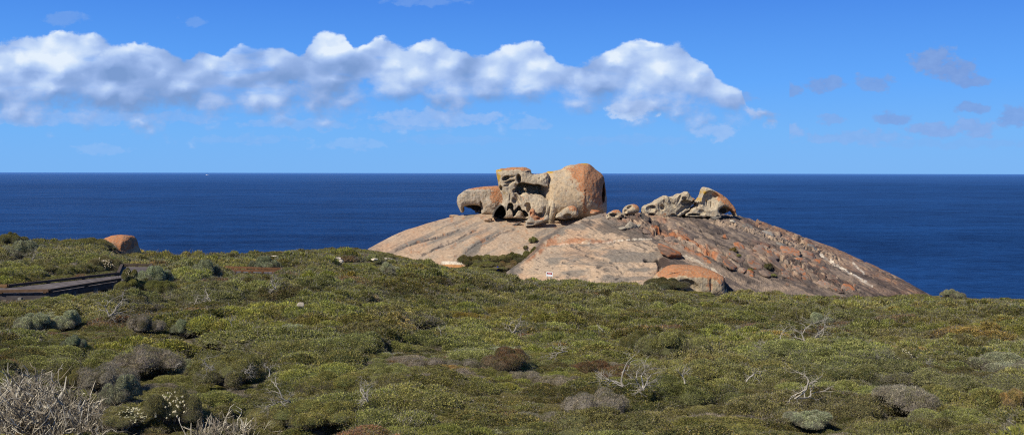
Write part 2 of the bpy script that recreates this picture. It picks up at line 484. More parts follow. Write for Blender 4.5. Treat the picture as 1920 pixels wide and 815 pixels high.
def make_dome(D, which, px0, px1, npx, label):
    px = np.linspace(px0, px1, npx)
    u = np.concatenate([np.linspace(-.12, 1.05, 330), np.linspace(1.08, 2.2, 24)])
    P, U = np.meshgrid(px, u, indexing='ij')
    dr = ip(P, D['rx'], D['rd']); df = np.minimum(ip(P, D['fx'], D['fd']), dr - .3)
    Dd = df + (dr - df) * U
    Dd = np.where(U > 1, dr + (U - 1) * 26, Dd)
    Z = dome_z(D, P, Dd)
    PY = row_of(Z, Dd)
    X = (P - 960) / F * Dd
    fade = sstep(px0, px0 + 25, P) * (1 - sstep(px1 - 35, px1, P))
    if which == 1:
        ang = -.42
        al = X * math.cos(ang) + PY / 12 * math.sin(ang) * -1
    H = (fbm(X / 9, Dd / 9, .5, 3, 21) - .5) * .9 + (fbm(X / 2.2, Dd / 2.2, 1.5, 4, 22) - .5) * (.20 if which == 1 else .20)
    sgn = -1 if which == 1 else 1
    # frame that runs down the slope lines of the picture's stone
    a = math.radians(24 * sgn)
    A = (P - 960) * math.cos(a) + (PY - 440) * math.sin(a)      # along
    C = -(P - 960) * math.sin(a) + (PY - 440) * math.cos(a)     # across
    streak = fbm(A / 70, C / 7, .5, 4, 31); streak2 = fbm(A / 30, C / 3.0, 2.5, 4, 37)
    n1 = fbm(P / 22, PY / 11, .5, 5, 41); n2 = fbm(P / 7, PY / 4.0, .2, 4, 43); n3 = fbm(P / 60, PY / 26, 3.2, 4, 47); n4 = fbm(P / 2.6, PY / 1.6, 7.2, 3, 53)
    c = np.zeros(P.shape + (3,)); c[:] = TAN
    c = mix(c, TAN2, sstep(.42, .6, n1)); c = mix(c, np.array([.45, .295, .185]), sstep(.5, .66, n3) * .7)
    wob = (n2 - .5) * 4
    if which == 1:
        lines = [za(680, 380, 3.556, q) for q in ([(150, 340), (340, 270), (560, 215), (650, 170)], [(400, 350), (520, 290), (640, 240), (760, 180)],
                 [(800, 265), (900, 215), (1010, 180)], [(240, 300), (420, 250), (600, 190)], [(690, 330), (760, 280), (850, 230)])]
        for k, q in enumerate(lines):
            dd = line_dist(q, P, PY + wob)
            w = 1.1 + 1.6 * (vnoise(P / 14, PY / 9, k, 3) > .55)
            m = 1 - sstep(w * .4, w * 1.5, dd)
            c = mix(c, DARK * 2.0, m * (.5 + .4 * n1)); H = H - .22 * (1 - sstep(0, 2.4, dd))
            sh = (1 - sstep(2, 12, dd)) * sstep(.45, .6, streak)
            c = mix(c, GREY * .75, sh * .6)
        c = mix(c, GREY * .8, sstep(.55, .68, streak) * .55)
        c = mix(c, DARK * 1.7, sstep(.5, .62, n2) * sstep(.55, .7, streak2) * .5)
        st = blob(P, PY, 893, 466, 8, 12, .5) + blob(P, PY, 880, 477, 16, 5, -.5)
        c = mix(c, GREY * .62, sstep(.3, .6, st + (n2 - .5) * .7) * .75)
        og = sstep(.55, .7, n2 + .25 * blob(P, PY, 900, 447, 14, 5) + .10 * blob(P, PY, 905, 412, 60, 7) + .12 * blob(P, PY, 745, 458, 12, 6) + .06 * blob(P, PY, 1010, 420, 50, 12) - .10)
        c = mix(c, ORANGE2 * 1.2, og * .6)
        c = mix(c, np.array([.42, .25, .15]), blob(P, PY, 720, 462, 30, 12) * .5)
        # broken pale lower edge
        e = sstep(489, 491, PY) * sstep(825, 832, P) * (1 - sstep(868, 872, P))
        c = mix(c, PALE * 1.1, e)
        c = mix(c, np.array([.5, .25, .1]), e * sstep(495, 496.5, PY))
        # sandy gully between the slopes, with a painted shadow line along its edge
        edge_ = P - ip(PY, [405, 425, 450, 475, 505], [1100, 1060, 1020, 1000, 960])
        c = mix(c, DARK * 2.2, np.exp(-(edge_ / 9) ** 2) * sstep(415, 430, PY) * .8)
        g = sstep(960, 985, P + (n1 - .5) * 30) * sstep(465, 478, PY)
        c = mix(c, PALE * .9, g * .7)
    else:
        bound = ip(PY, [395, 420, 440, 470, 490, 520, 545], [1120, 1165, 1205, 1245, 1245, 1222, 1222])
        dk = sstep(-14, 20, P - bound + (n1 - .5) * 50)
        rid = np.exp(-((PY - ip(P, D['cx'], D['cy'])) / (14 + 14 * sstep(1380, 1600, P))) ** 2)
        # dark weathered right flank
        c = mix(c, MAUVE, dk * (.55 + .45 * sstep(.35, .55, n1 * .6 + streak * .4)))
        c = mix(c, np.array([.125, .10, .09]), dk * sstep(.5, .62, streak) * .8)
        c = mix(c, np.array([.27, .17, .115]), dk * sstep(1400, 1560, P) * rid * .9)
        c = mix(c, np.array([.26, .17, .12]), dk * sstep(1560, 1640, P) * sstep(.4, .6, n3) * .7)
        c = mix(c, TAN * .8, dk * sstep(.56, .68, streak2) * sstep(.45, .6, n3) * .35)
        # broken, layered belt
        belt = np.clip(blob(P, PY, 1230, 432, 80, 16, .3) + blob(P, PY, 1330, 470, 80, 12, .42) + blob(P, PY, 1460, 485, 85, 24, .4) + blob(P, PY, 1560, 530, 60, 14, .35)
                       + .8 * blob(P, PY, 1480, 442, 120, 9, .42) + .6 * blob(P, PY, 1200, 408, 90, 9, .05), 0, 1.2)
        # broken blocks of two sizes
        WA = A + (n1 - .5) * 16; WC = C + (n2 - .5) * 5
        for k_, (la, lc, hh) in enumerate(((30, 11, .42), (11, 4.6, .20))):
            f1, f2, idc = worley(WA / la, WC / lc, 500 + 10 * k_)
            ed = f2 - f1; bl = belt * sstep(.25, .6, belt + (n3 - .5) * .8) * (1 if k_ == 0 else sstep(.45, .55, n3 * .5 + n1 * .5))
            H = H + bl * fade * ((idc - .5) * 2 * hh + (np.clip(ed, 0, .5) - .25) * hh * 1.2)
            i2 = (idc * 7.31) % 1.0; i3 = (idc * 13.7) % 1.0
            tone = mix(np.broadcast_to(np.array([.24, .17, .125]), c.shape), np.array([.34, .26, .19]), i2)
            tone = mix(tone, MAUVE, (i3 > .72) * .8)
            ogm = sstep(.44, .60, i3 * .55 + fbm(A / 14, C / 5, 9.1 + k_, 4, 67) * .6 - .08)
            tone = mix(tone, mix(np.broadcast_to(ORANGE, c.shape), ORANGE2, sstep(.4, .6, n2)), ogm * .75)
            c = mix(c, tone, bl * .8)
            c = mix(c, DARK * .9, bl * (1 - sstep(.02, .10, ed)) * sstep(.35, .5, vnoise(A / 20, C / 8, 3.3 + k_, 77)) * .9)
        calm = .22 + .78 * np.clip(belt, 0, 1)
        og2 = sstep(.66, .74, n1 * .45 + n2 * .55 + .07 * blob(P, PY, 1075, 445, 50, 14) + .02 * dk) * .5
        c = mix(c, ORANGE2 * 1.2, og2 * .7)
        c = mix(c, ORANGE2, rid * sstep(.48, .6, n2) * sstep(1360, 1420, P) * .6)
        # long sheeting joints and water streaks down the flank
        for k_, (la, lc, th, am) in enumerate(((90, 7, .945, .8), (55, 4.5, .93, .55), (140, 14, .955, .9))):
            rdg = 1 - np.abs(fbm(A / la, C / lc, 30.5 + k_, 4, 101 + k_, .45) * 2 - 1)
            jm = sstep(th, .992, rdg) * (.35 + .65 * dk)
            c = mix(c, DARK * 1.2, jm * am * calm * (.5 + .5 * sstep(.4, .55, n1))); H = H - .18 * jm * fade
        wst = sstep(.52, .64, fbm(A / 110, C / 9, 17.1, 5, 121)) * dk
        c = mix(c, np.array([.10, .082, .074]), wst * .7)
        c = mix(c, np.array([.30, .225, .165]), dk * sstep(.55, .66, fbm(A / 100, C / 8, 27.1, 5, 131)) * .4)
        # left face: dark water stains
        lf = 1 - dk
        c = mix(c, GREY * .85, lf * sstep(.50, .66, fbm(P / 40, PY / 9, 1.9, 5, 81) + .06 * (PY < 450)) * .75)
        c = mix(c, DARK * 1.8, lf * sstep(.58, .70, n2 * .5 + streak2 * .5) * .7)
        st_ = blob(P, PY, 1130, 425, 70, 14, .1) + .8 * blob(P, PY, 1200, 445, 50, 18, .2) + .6 * blob(P, PY, 1090, 455, 60, 10)
        c = mix(c, np.array([.15, .125, .105]), sstep(.42, .62, st_ * .45 + (n1 - .5) * .9 + (streak2 - .5) * .6 + .15) * .75 * (st_ > .05))
        c = mix(c, DARK * 1.7, dk * sstep(.57, .66, n2 * .5 + streak * .5) * .8 * calm)
        c = mix(c, TAN * .95, dk * sstep(.60, .70, fbm(A / 12, C / 4, 13.1, 4, 73)) * .7 * calm)
        c = mix(c, np.array([.21, .165, .13]), blob(P, PY, 1060, 474, 40, 5, -.1) * .5 + blob(P, PY, 1110, 488, 45, 6, .4) * .5)
        # the pale lipped crack across the left face
        q = za(680, 380, 3.556, [(1100, 372), (1150, 320), (1200, 285), (1260, 268), (1420, 252), (1500, 252), (1600, 245), (1750, 238), (1930, 236)])
        dd = line_dist(q, P, PY + wob * .5)
        H = H - .35 * (1 - sstep(0, 2.2, dd))
        up = sstep(-1, 1, line_dist([(x, y - 2.5) for x, y in q], P, PY + wob * .5) - dd)
        c = mix(c, PALE, (1 - sstep(.8, 2.0, dd)) * sstep(.42, .5, vnoise(P / 4, PY / 3, 2.2, 6)) * sstep(1030, 1060, P))
        c = mix(c, ORANGE, (1 - sstep(1.5, 6, line_dist([(x - 2, y - 4) for x, y in q], P, PY))) * sstep(.45, .55, n1) * (1 - sstep(1110, 1180, P)) * .6)
        Z38 = lambda pts: za(1180, 380, 3.4286, pts)
        # streaks, cracks and a painted undershadow on the flank
        for q, w, col, amt, cut in (
                (Z38([(330, 325), (400, 350), (470, 382), (560, 430), (610, 470)]), 2.0, PALE * .75, .8, 0),
                (Z38([(1230, 330), (1300, 372), (1420, 440), (1560, 530)]), 2.2, PALE, .9, 0),
                (Z38([(1440, 385), (1510, 450)]), 1.6, PALE, .7, 0),
                (Z38([(560, 120), (760, 172), (1000, 242), (1240, 312), (1340, 365)]), 4.5, TAN * .95, .6, 0),
                (Z38([(150, 165), (330, 205), (420, 262), (560, 330)]), 3.0, ORANGE, .75, 0),
                (Z38([(360, 290), (450, 330), (520, 372)]), 3.0, ORANGE * .9, .8, 0),
                (Z38([(900, 110), (1100, 190), (1300, 270), (1500, 360)]), 2.0, ORANGE2, .5, 0),
                (Z38([(560, 255), (612, 312)]), 1.0, DARK, .9, .5), (Z38([(600, 390), (680, 425), (742, 442)]), 1.1, DARK, .9, .5),
                (Z38([(930, 270), (1060, 300), (1180, 352)]), 1.3, DARK, .9, .5), (Z38([(300, 120), (420, 165), (540, 185), (610, 190)]), .9, DARK, .7, .3),
                (Z38([(760, 185), (860, 205), (960, 245)]), 1.4, DARK, .8, .4), (Z38([(1020, 380), (1040, 400), (950, 435)]), 1.1, DARK, .8, .4),  # first line: painted shadow under the rubble band, also grooved
                (Z38([(980, 255), (1100, 280), (1170, 300)]), 1.2, DARK, .8, .4), (Z38([(1100, 380), (1110, 430)]), .9, DARK, .7, .3),
                (Z38([(100, 365), (180, 365), (195, 400), (190, 440)]), 2.6, DARK, .85, .4), (Z38([(330, 335), (450, 390), (560, 445)]), .9, DARK, .8, .3),
                (Z38([(1300, 385), (1440, 470), (1540, 545)]), 1.4, DARK * 1.5, .7, .2),
                (za(680, 380, 3.556, [(1490, 350), (1600, 375), (1680, 410), (1740, 470)]), 1.6, DARK * 1.8, .7, .2),
                (za(680, 380, 3.556, [(1300, 190), (1420, 200), (1560, 215)]), 1.2, DARK * 2, .5, .1)):
            dd = line_dist(q, P, PY + wob)
            c = mix(c, col, (1 - sstep(w * .5, w * 1.4, dd)) * amt * (.35 + .65 * sstep(.38, .52, n2)))
            if cut: H = H - cut * (1 - sstep(0, w * 1.8, dd))
        ed2 = P - ip(PY, [399, 408, 425, 450, 475, 505], [1140, 1100, 1060, 1020, 1000, 960])
        c = mix(c, ORANGE * .9, np.exp(-((ed2 - 9) / 5) ** 2) * sstep(425, 440, PY) * (1 - sstep(480, 500, PY)) * sstep(.4, .55, n2) * .7)
        c = mix(c, GREY * .55, np.exp(-(ed2 / 5) ** 2) * sstep(425, 440, PY) * .7)  # grey strip: shading of the steep left edge painted in
        # brown recess beside the orange boulder
        c = mix(c, np.array([.12, .085, .07]), sstep(.4, .6, blob(P, PY, 1245, 492, 14, 12, .4)) * .9)
        rub = (1 - sstep(2, 9, line_dist(Z38([(560, 120), (760, 172), (1000, 242), (1240, 312), (1340, 365)]), P, PY)))
        H = H + rub * (fbm(P / 5, PY / 2.5, 5.5, 3, 88) - .4) * .9
        c = mix(c, DARK, rub * sstep(.56, .64, fbm(P / 5, PY / 2.5, 2.5, 3, 89)) * .8)
    if which == 2:
        lum = c.mean(-1, keepdims=True); mean_ = .19 * dk[..., None] + .30 * (1 - dk[..., None])
        c = np.maximum(c * (1 + .35 * (lum - mean_) / (lum + .02)), .012)
    c = c * (.80 + .40 * n4)[..., None]
    Z = Z + H * fade * sstep(-.1, .1, U) * np.where(U > .9, np.clip(1.6 - .7 * U, .3, 1), 1)
    V = np.stack([X, Dd, Z], -1).reshape(-1, 3)
    n = len(u); i = np.arange(npx - 1)[:, None] * n + np.arange(n - 1)[None, :]
    Q = np.stack([i, i + n, i + n + 1, i + 1], -1).reshape(-1, 4)
    o = link('granite_hill', new_mesh('granite_hill', V, Q, c.reshape(-1, 3), mats=[M_dome]))
    tag(o, label, kind='structure')


make_dome(D1, 1, 690, 1200, 560, 'smooth tan granite slope under the tall boulders')
make_dome(D2, 2, 950, 1760, 860, 'broad granite dome with dark orange-stained right flank')
# ------------------------------------------------------------------ boulders
def spline(pts, k=6, closed=True):
    P = np.array(pts, float); n = len(P); out = []
    for i in range(n if closed else n - 1):
        p0, p1, p2, p3 = P[(i - 1) % n], P[i], P[(i + 1) % n], P[(i + 2) % n]
        for t in np.arange(k) / k:
            out.append(.5 * ((2 * p1) + (-p0 + p2) * t + (2 * p0 - 5 * p1 + 4 * p2 - p3) * t * t + (-p0 + 3 * p1 - 3 * p2 + p3) * t ** 3))
    return np.array(out)


def poly_sd(pts, X, Y):
    """signed distance, negative inside"""
    d = np.full(X.shape, 1e9); ins = np.zeros(X.shape, bool)
    n = len(pts)
    for i in range(n):
        x0, y0 = pts[i]; x1, y1 = pts[(i + 1) % n]
        dx, dy = x1 - x0, y1 - y0
        t = np.clip(((X - x0) * dx + (Y - y0) * dy) / (dx * dx + dy * dy + 1e-9), 0, 1)
        d = np.minimum(d, np.hypot(X - x0 - t * dx, Y - y0 - t * dy))
        c = ((y0 > Y) != (y1 > Y)) & (X < (x1 - x0) * (Y - y0) / (dy if abs(dy) > 1e-9 else 1e-9) + x0)
        ins ^= c
    return np.where(ins, -d, d)


def smax(a, b, k):
    h = np.clip(.5 + .5 * (a - b) / k, 0, 1)
    return b + (a - b) * h + k * h * (1 - h)


def smin(a, b, k):
    return -smax(-a, -b, k)


class Stone:
    """a rock shaped in a box: x to the right and y down in hundredths of the measured drawing, w away from the viewer's side"""
    def __init__(s, box, step, scale, org):
        x0, x1, y0, y1, w0, w1 = box
        s.step = step; s.org = np.array([x0, y0, w0], float)
        xs = np.arange(x0, x1, step); ys = np.arange(y0, y1, step); ws = np.arange(w0, w1, step)
        s.X2, s.Y2 = np.meshgrid(xs, ys, indexing='ij')
        s.X2 = s.X2.astype(np.float32); s.Y2 = s.Y2.astype(np.float32)
        s.W = ws.astype(np.float32)[None, None, :]
        s.X = s.X2[:, :, None]; s.Y = s.Y2[:, :, None]
        s.F = np.full((len(xs), len(ys), len(ws)), 1e3, np.float32)
        s.k = scale; s.o = org            # zoom factor of the drawing

    def c(s, pts):
        return [(s.o[0] + x / s.k, s.o[1] + y / s.k) for x, y in pts]

    def pillow(s, pts, wc, T, R, k=6, warp=None):
        d2 = poly_sd(spline(s.c(pts), k) if k else np.array(s.c(pts)), s.X2, s.Y2)[:, :, None]
        wcv = wc if warp is None else wc + warp(s.X2, s.Y2)[:, :, None]
        qx = d2 + R; qy = np.abs(s.W - wcv) - (T - R)
        return (np.minimum(np.maximum(qx, qy), 0) + np.hypot(np.maximum(qx, 0), np.maximum(qy, 0)) - R).astype(np.float32)

    def ball(s, x, y, w, rx, ry, rw, rot=0):
        x = s.o[0] + x / s.k; y = s.o[1] + y / s.k; rx /= s.k; ry /= s.k
        c, n = math.cos(math.radians(rot)), math.sin(math.radians(rot))
        u = ((s.X - x) * c + (s.Y - y) * n) / rx; v = (-(s.X - x) * n + (s.Y - y) * c) / ry; q = (s.W - w) / rw
        return ((np.sqrt(u * u + v * v + q * q) - 1) * min(rx, ry, rw)).astype(np.float32)

    def add(s, f, k=2): s.F = smin(s.F, f, k) if k else np.minimum(s.F, f)
    def cut(s, f, k=1.5): s.F = smax(s.F, -f, k)

    def cutpoly(s, pts, depth, R=3, k=1.5):
        """hollow with a traced mouth, from the front to depth"""
        d2 = poly_sd(spline(s.c(pts), 5), s.X2, s.Y2)[:, :, None]
        qx = d2 + R; qy = s.W - depth + R
        s.cut((np.minimum(np.maximum(qx, qy), 0) + np.hypot(np.maximum(qx, 0), np.maximum(qy, 0)) - R).astype(np.float32), k)

    def build(s, name, label, cat, group, base, d, colour, rough=(.9, .35), seed=1, wbase=0.0):
        V, Q = surface_nets(s.F, s.org, s.step)
        N = vert_normals(V, Q)
        vol = np.sum(V * N)
        cen = V.mean(0)
        if np.sum((V - cen) * N) < 0:
            Q = Q[:, ::-1]; N = -N
        x, y, w = V.T
        lump = (fbm(x / 7, y / 7, w / 7, 3, seed) - .5) * 2 * rough[0] + (fbm(x / 2.2, y / 2.2, w / 2.2, 3, seed + 7) - .5) * 2 * rough[1]
        rid = 1 - np.abs(fbm(x / 5, y / 8, w / 5, 3, seed + 21) * 2 - 1)
        V = V + N * (lump - rough[1] * 1.3 * np.clip(rid - .8, 0, 1) * 5 * .6)[:, None]
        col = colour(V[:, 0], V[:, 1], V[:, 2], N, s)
        sc = d / F
        b = at(base[0], base[1], d)
        P = np.stack([(V[:, 0] - base[0]) * sc, (V[:, 2] - wbase) * sc, -(V[:, 1] - base[1]) * sc], 1)
        Qw = Q
        # the drawing's axes (right, down, away) keep the same hand as (right, away, up)
        a = P[Qw[:, 0]]; nn = np.cross(P[Qw[:, 2]] - a, P[Qw[:, 3]] - P[Qw[:, 1]])
        Nw = np.stack([N[:, 0], N[:, 2], -N[:, 1]], 1)
        if np.sum(nn * Nw[Qw[:, 0]]) < 0:
            Qw = Qw[:, ::-1]
        o = link(name, new_mesh(name, P, Qw, col, mats=[M_rock]), loc=b)
        tag(o, label, cat, group)
        return o


BOULDERS = 'weathered boulders standing on the granite dome'
BTAN = np.array([.48, .375, .245]); BGREY = np.array([.36, .31, .235]); BOR = np.array([.47, .165, .055]); BYEL = np.array([.50, .30, .045]); BDK = np.array([.10, .09, .08])


def stone_colour(orange=(), pale=.5, seed=3, ochre=(), dark=(), streaks=.5, top=.5, base=None):
    def f(x, y, w, N, s):
        n1 = fbm(x / 9, y / 9, w / 9, 4, seed); n2 = fbm(x / 3, y / 3, w / 3, 4, seed + 5); n3 = fbm(x / 2.5, y / 16, w / 2.5, 4, seed + 9)
        n4 = fbm(x / 1.2, y / 1.2, w / 1.2, 2, seed + 13)
        c = np.zeros((len(x), 3)); c[:] = BTAN if base is None else base
        c = mix(c, BGREY, sstep(.40, .62, n1) * (1 - pale + .3))
        c = mix(c, BTAN * np.array([1.06, .93, .8]), sstep(.5, .7, n2) * .5)
        c = mix(c, BGREY * .62, sstep(.54, .70, n3) * streaks)
        up = np.clip(-N[:, 1], 0, 1)
        lich = top * sstep(.35, .9, up) + 0 * x
        for (cx, cy, rx, ry, a) in orange:
            X, Y = s.c([(cx, cy)])[0]
            lich = lich + a * np.exp(-(((x - X) / (rx / s.k)) ** 2 + ((y - Y) / (ry / s.k)) ** 2))
        m = sstep(.42, .70, lich + (n2 - .5) * .9 + (n1 - .5) * .6 - .02)
        c = mix(c, mix(np.broadcast_to(BOR, c.shape), np.array([.36, .21, .12]), sstep(.42, .62, n4)), m * .88)
        for (cx, cy, rx, ry, a) in ochre:
            X, Y = s.c([(cx, cy)])[0]
            g = a * np.exp(-(((x - X) / (rx / s.k)) ** 2 + ((y - Y) / (ry / s.k)) ** 2))
            c = mix(c, BYEL, sstep(.35, .7, g + (n2 - .5) * .6))
        for (cx, cy, rx, ry, a) in dark:  # dark spots; those in caves and under overhangs paint shade into the stone
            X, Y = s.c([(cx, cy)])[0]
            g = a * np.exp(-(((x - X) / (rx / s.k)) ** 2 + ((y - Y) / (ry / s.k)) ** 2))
            c = mix(c, BDK * (1.6 if a < 1.15 else .55), sstep(.35, .75, g + (n3 - .5) * .9) * (.8 if a < 1.15 else .95))  # strongest spots go near-black as painted cave shade
        c = mix(c, BDK, sstep(.66, .74, n2) * .5)
        return c * (.88 + .24 * n4)[:, None]
    return f


# ---- the tall hollowed boulder
def hollow_boulder():
    s = Stone((914, 1054, 304, 432, -46, 52), .9, 6.271, (920, 300))
    out = [(65, 128), (100, 112), (135, 100), (165, 102), (260, 86), (390, 86), (440, 100), (472, 120), (482, 158), (545, 168), (600, 160), (660, 150), (690, 200), (700, 300), (745, 400), (764, 480), (762, 560), (768, 690), (700, 702),
           (560, 700), (420, 712), (330, 705), (200, 690), (30, 670), (25, 640), (45, 590), (95, 530), (140, 500), (142, 430), (104, 330), (86, 240)]
    s.add(s.pillow(out, 0, 38, 14, 4, warp=lambda x, y: np.where(y > 0, (x - 960) * .10, 0) + (400 - y) * .05), 0)
    s.cut(s.pillow([(640, 60), (670, 150), (672, 260), (690, 380), (760, 420), (900, 440), (900, 60)], -40, 26, 3, 3), 3)
    fr = -38
    # the roofed recess and the sunlit bulge inside it
    s.cutpoly([(305, 305), (330, 272), (375, 262), (430, 276), (490, 286), (560, 284), (618, 306), (664, 312), (668, 350), (690, 400), (700, 470), (640, 500), (500, 470), (380, 440), (310, 380), (285, 350)], fr + 58, 4, 2)
    s.add(s.ball(530, 592, fr + 20, 205, 190, 25, 20), 3)
    s.add(s.ball(420, 492, fr + 20, 110, 118, 20, -25), 3)
    s.add(s.ball(712, 590, fr + 16, 62, 175, 18, 8), 3)
    s.add(s.ball(405, 335, fr + 16, 16, 30, 12, -20), 2)
    s.cut(s.ball(560, 345, fr + 14, 118, 44, 30, 16), 1.5)
    s.cut(s.ball(420, 300, fr + 12, 105, 30, 26, 6), 1.5)
    s.cut(s.ball(640, 400, fr + 10, 24, 46, 22, -12), 1.5)
    s.cut(s.ball(700, 420, fr + 2, 34, 26, 14, 30), 1.5)
    # pits of the upper left
    for (x, y, rx, ry, dw, rw, rot) in ((182, 212, 46, 26, 1, 13, -18), (330, 215, 26, 52, 2, 15, -8), (250, 195, 55, 16, -1, 6, -8), (232, 250, 60, 17, 0, 9, -14), (200, 290, 50, 16, 0, 5, -20),
                                        (443, 140, 32, 16, 1, 9, -4), (282, 358, 26, 26, 2, 13, 0), (298, 300, 16, 30, 0, 9, -20), (122, 330, 20, 36, 0, 15, -8), (310, 440, 20, 70, 0, 6, -32), (280, 470, 28, 40, 0, 8, -30),
                                        (570, 215, 20, 18, 1, 8, 0), (630, 232, 26, 16, 1, 7, 30), (655, 210, 15, 26, 0, 10, 20), (475, 393, 15, 14, 1, 9, 0), (358, 415, 9, 9, 0, 6, 0), (520, 300, 120, 12, -2, 6, 6),
                                        (430, 520, 34, 26, 0, 5, -10), (445, 560, 26, 46, 1, 7, 0), (560, 640, 60, 26, 0, 6, -20), (620, 600, 20, 70, -1, 4, 18), (680, 600, 16, 90, -1, 4, 10), (180, 440, 12, 80, -1, 3, 0), (230, 430, 12, 70, -1, 3, 0)):
        s.cut(s.ball(x, y, fr + dw, rx * 1.06, ry * 1.06, rw * 1.5, rot), .6)
    # low caves with stone pillars left between them
    s.cutpoly([(48, 655), (56, 605), (88, 558), (132, 526), (165, 560), (182, 600), (174, 650), (120, 680)], fr + 66, 4, 1.0)
    s.cutpoly([(195, 590), (205, 515), (235, 498), (268, 520), (272, 580), (300, 560), (325, 528), (352, 545), (365, 580), (400, 585), (440, 625), (435, 655), (395, 650), (370, 600), (320, 590), (295, 640), (262, 655), (255, 600), (220, 565)], fr + 34, 3, 1.2)
    s.cut(s.ball(240, 690, fr + 0, 230, 22, 26, 0), 1.5)
    s.cut(s.ball(400, 640, fr, 40, 30, 14, 30), 1.5)
    s.cut(s.ball(90, 610, fr + 40, 26, 26, 12), 1.5)
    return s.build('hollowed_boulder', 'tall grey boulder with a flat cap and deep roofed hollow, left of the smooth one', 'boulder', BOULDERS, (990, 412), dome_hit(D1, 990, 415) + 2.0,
                   stone_colour(orange=[(250, 95, 170, 22, 1.2), (420, 110, 60, 16, .9), (350, 440, 26, 60, .42), (320, 330, 22, 45, .5), (430, 460, 50, 30, .5), (740, 640, 30, 60, .55), (590, 590, 40, 90, .35), (720, 160, 80, 30, .5)],
                                ochre=[(90, 200, 40, 80, .75), (100, 125, 50, 25, .8), (165, 380, 40, 40, .5), (690, 140, 60, 18, .8)], dark=[(100, 615, 70, 85, 2.2), (280, 600, 60, 50, .5), (240, 690, 200, 22, .9), (520, 300, 130, 26, .9), (640, 390, 30, 40, .8), (280, 160, 80, 40, .5), (440, 135, 50, 20, .7), (170, 240, 60, 60, .4)],  # dark: shade of the left cave and foot band painted in
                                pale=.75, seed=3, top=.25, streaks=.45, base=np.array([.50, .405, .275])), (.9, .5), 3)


# ---- the big smooth boulder
def smooth_boulder():
    s = Stone((1004, 1146, 300, 418, -62, 62), 1.0, 5.822, (840, 290))
    out = [(965, 215), (1010, 214), (1060, 200), (1100, 182), (1145, 180), (1240, 160), (1290, 127), (1340, 112), (1390, 110), (1430, 98), (1490, 93), (1540, 98), (1575, 120), (1620, 162), (1685, 208), (1712, 250), (1722, 330), (1735, 430), (1738, 540),
           (1732, 640), (1660, 665), (1560, 690), (1440, 700), (1200, 720), (1060, 710), (1000, 600), (980, 400), (960, 280)]
    s.add(s.pillow(out, 4, 56, 40, 4, warp=lambda x, y: np.maximum(x - 1092, 0) * .5 + np.maximum(365 - y, 0) * .25 + np.maximum(1036 - x, 0) * 1.1), 0)
    s.cut(s.ball(1692, 430, -20, 22, 90, 40, 4), 1.5)
    s.cut(s.ball(1700, 340, -10, 10, 60, 30, 12), 1.2)
    s.cut(s.ball(1475, 388, -50, 7, 7, 8), 1)
    for (x, y, rx, ry, rot, a) in ((1180, 300, 70, 10, 25, 3.0), (1330, 260, 120, 9, -20, 1.8), (1560, 380, 14, 140, 20, 2.8), (1640, 420, 16, 160, 14, 2.5), (1480, 560, 10, 120, 4, 2.5), (1090, 250, 22, 22, 0, 5)):
        s.cut(s.ball(x, y, -54, rx, ry, a * 2.2, rot), 3)
    return s.build('smooth_boulder', 'largest smooth humped boulder with orange lichen over its right shoulder', 'boulder', BOULDERS, (1085, 405), dome_hit(D1, 990, 415) + 3.2,
                   stone_colour(orange=[(1550, 240, 200, 150, 1.15), (1640, 400, 110, 190, 1.0), (1540, 110, 110, 40, .7), (1470, 420, 60, 200, .45), (1390, 220, 60, 50, .6), (1480, 600, 40, 90, .6), (1270, 380, 30, 20, .4), (1300, 150, 80, 20, .4)],
                                ochre=[(1490, 100, 60, 16, .7), (1110, 190, 50, 16, .9)], dark=[(1570, 380, 30, 120, .5), (1620, 450, 26, 130, .55), (1100, 250, 20, 26, .6), (1440, 120, 50, 14, .5)], pale=.7, seed=13, top=.2, streaks=.3,
                                base=np.array([.50, .375, .235])), (.8, .3), 13)


def beak_boulder():
    s = Stone((850, 950, 342, 412, -36, 44), .8, 5.822, (840, 290))
    out = [(104, 490), (116, 448), (150, 418), (200, 385), (290, 364), (400, 350), (480, 346), (560, 343), (660, 350), (660, 660), (500, 650), (400, 650), (370, 640), (366, 590), (355, 560), (320, 548), (280, 545), (230, 547), (190, 556), (172, 578), (174, 612), (160, 632), (142, 616), (122, 575), (106, 525)]
    s.add(s.pillow(out, 0, 30, 9, 4), 0)
    s.add(s.pillow([(176, 570), (200, 540), (400, 520), (430, 640), (345, 650), (320, 640), (296, 642), (288, 618), (262, 606), (240, 590), (215, 588), (190, 578)], 30, 7, 3, 3), 2)
    s.cut(s.ball(372, 560, -28, 14, 60, 12, -10), 2)
    s.add(s.ball(480, 520, -14, 110, 105, 20), 3)
    return s.build('beaked_boulder', 'low brown boulder with a drooping beak, farthest left on the dome', 'boulder', BOULDERS, (900, 402), dome_hit(D1, 905, 402) + 2.6,
                   stone_colour(orange=[(540, 440, 90, 120, 1.1), (480, 350, 180, 24, .8), (300, 370, 90, 20, .4)], dark=[(285, 585, 95, 34, 1.6), (372, 570, 16, 60, .9), (215, 405, 60, 22, .7), (460, 385, 26, 50, .5), (340, 400, 12, 60, .4)], ochre=[(112, 540, 12, 60, .5)],  # dark: undercut shade painted on the back wall below the beak
                                pale=.5, seed=23, top=.35, base=np.array([.42, .35, .27])), (.7, .5), 23)


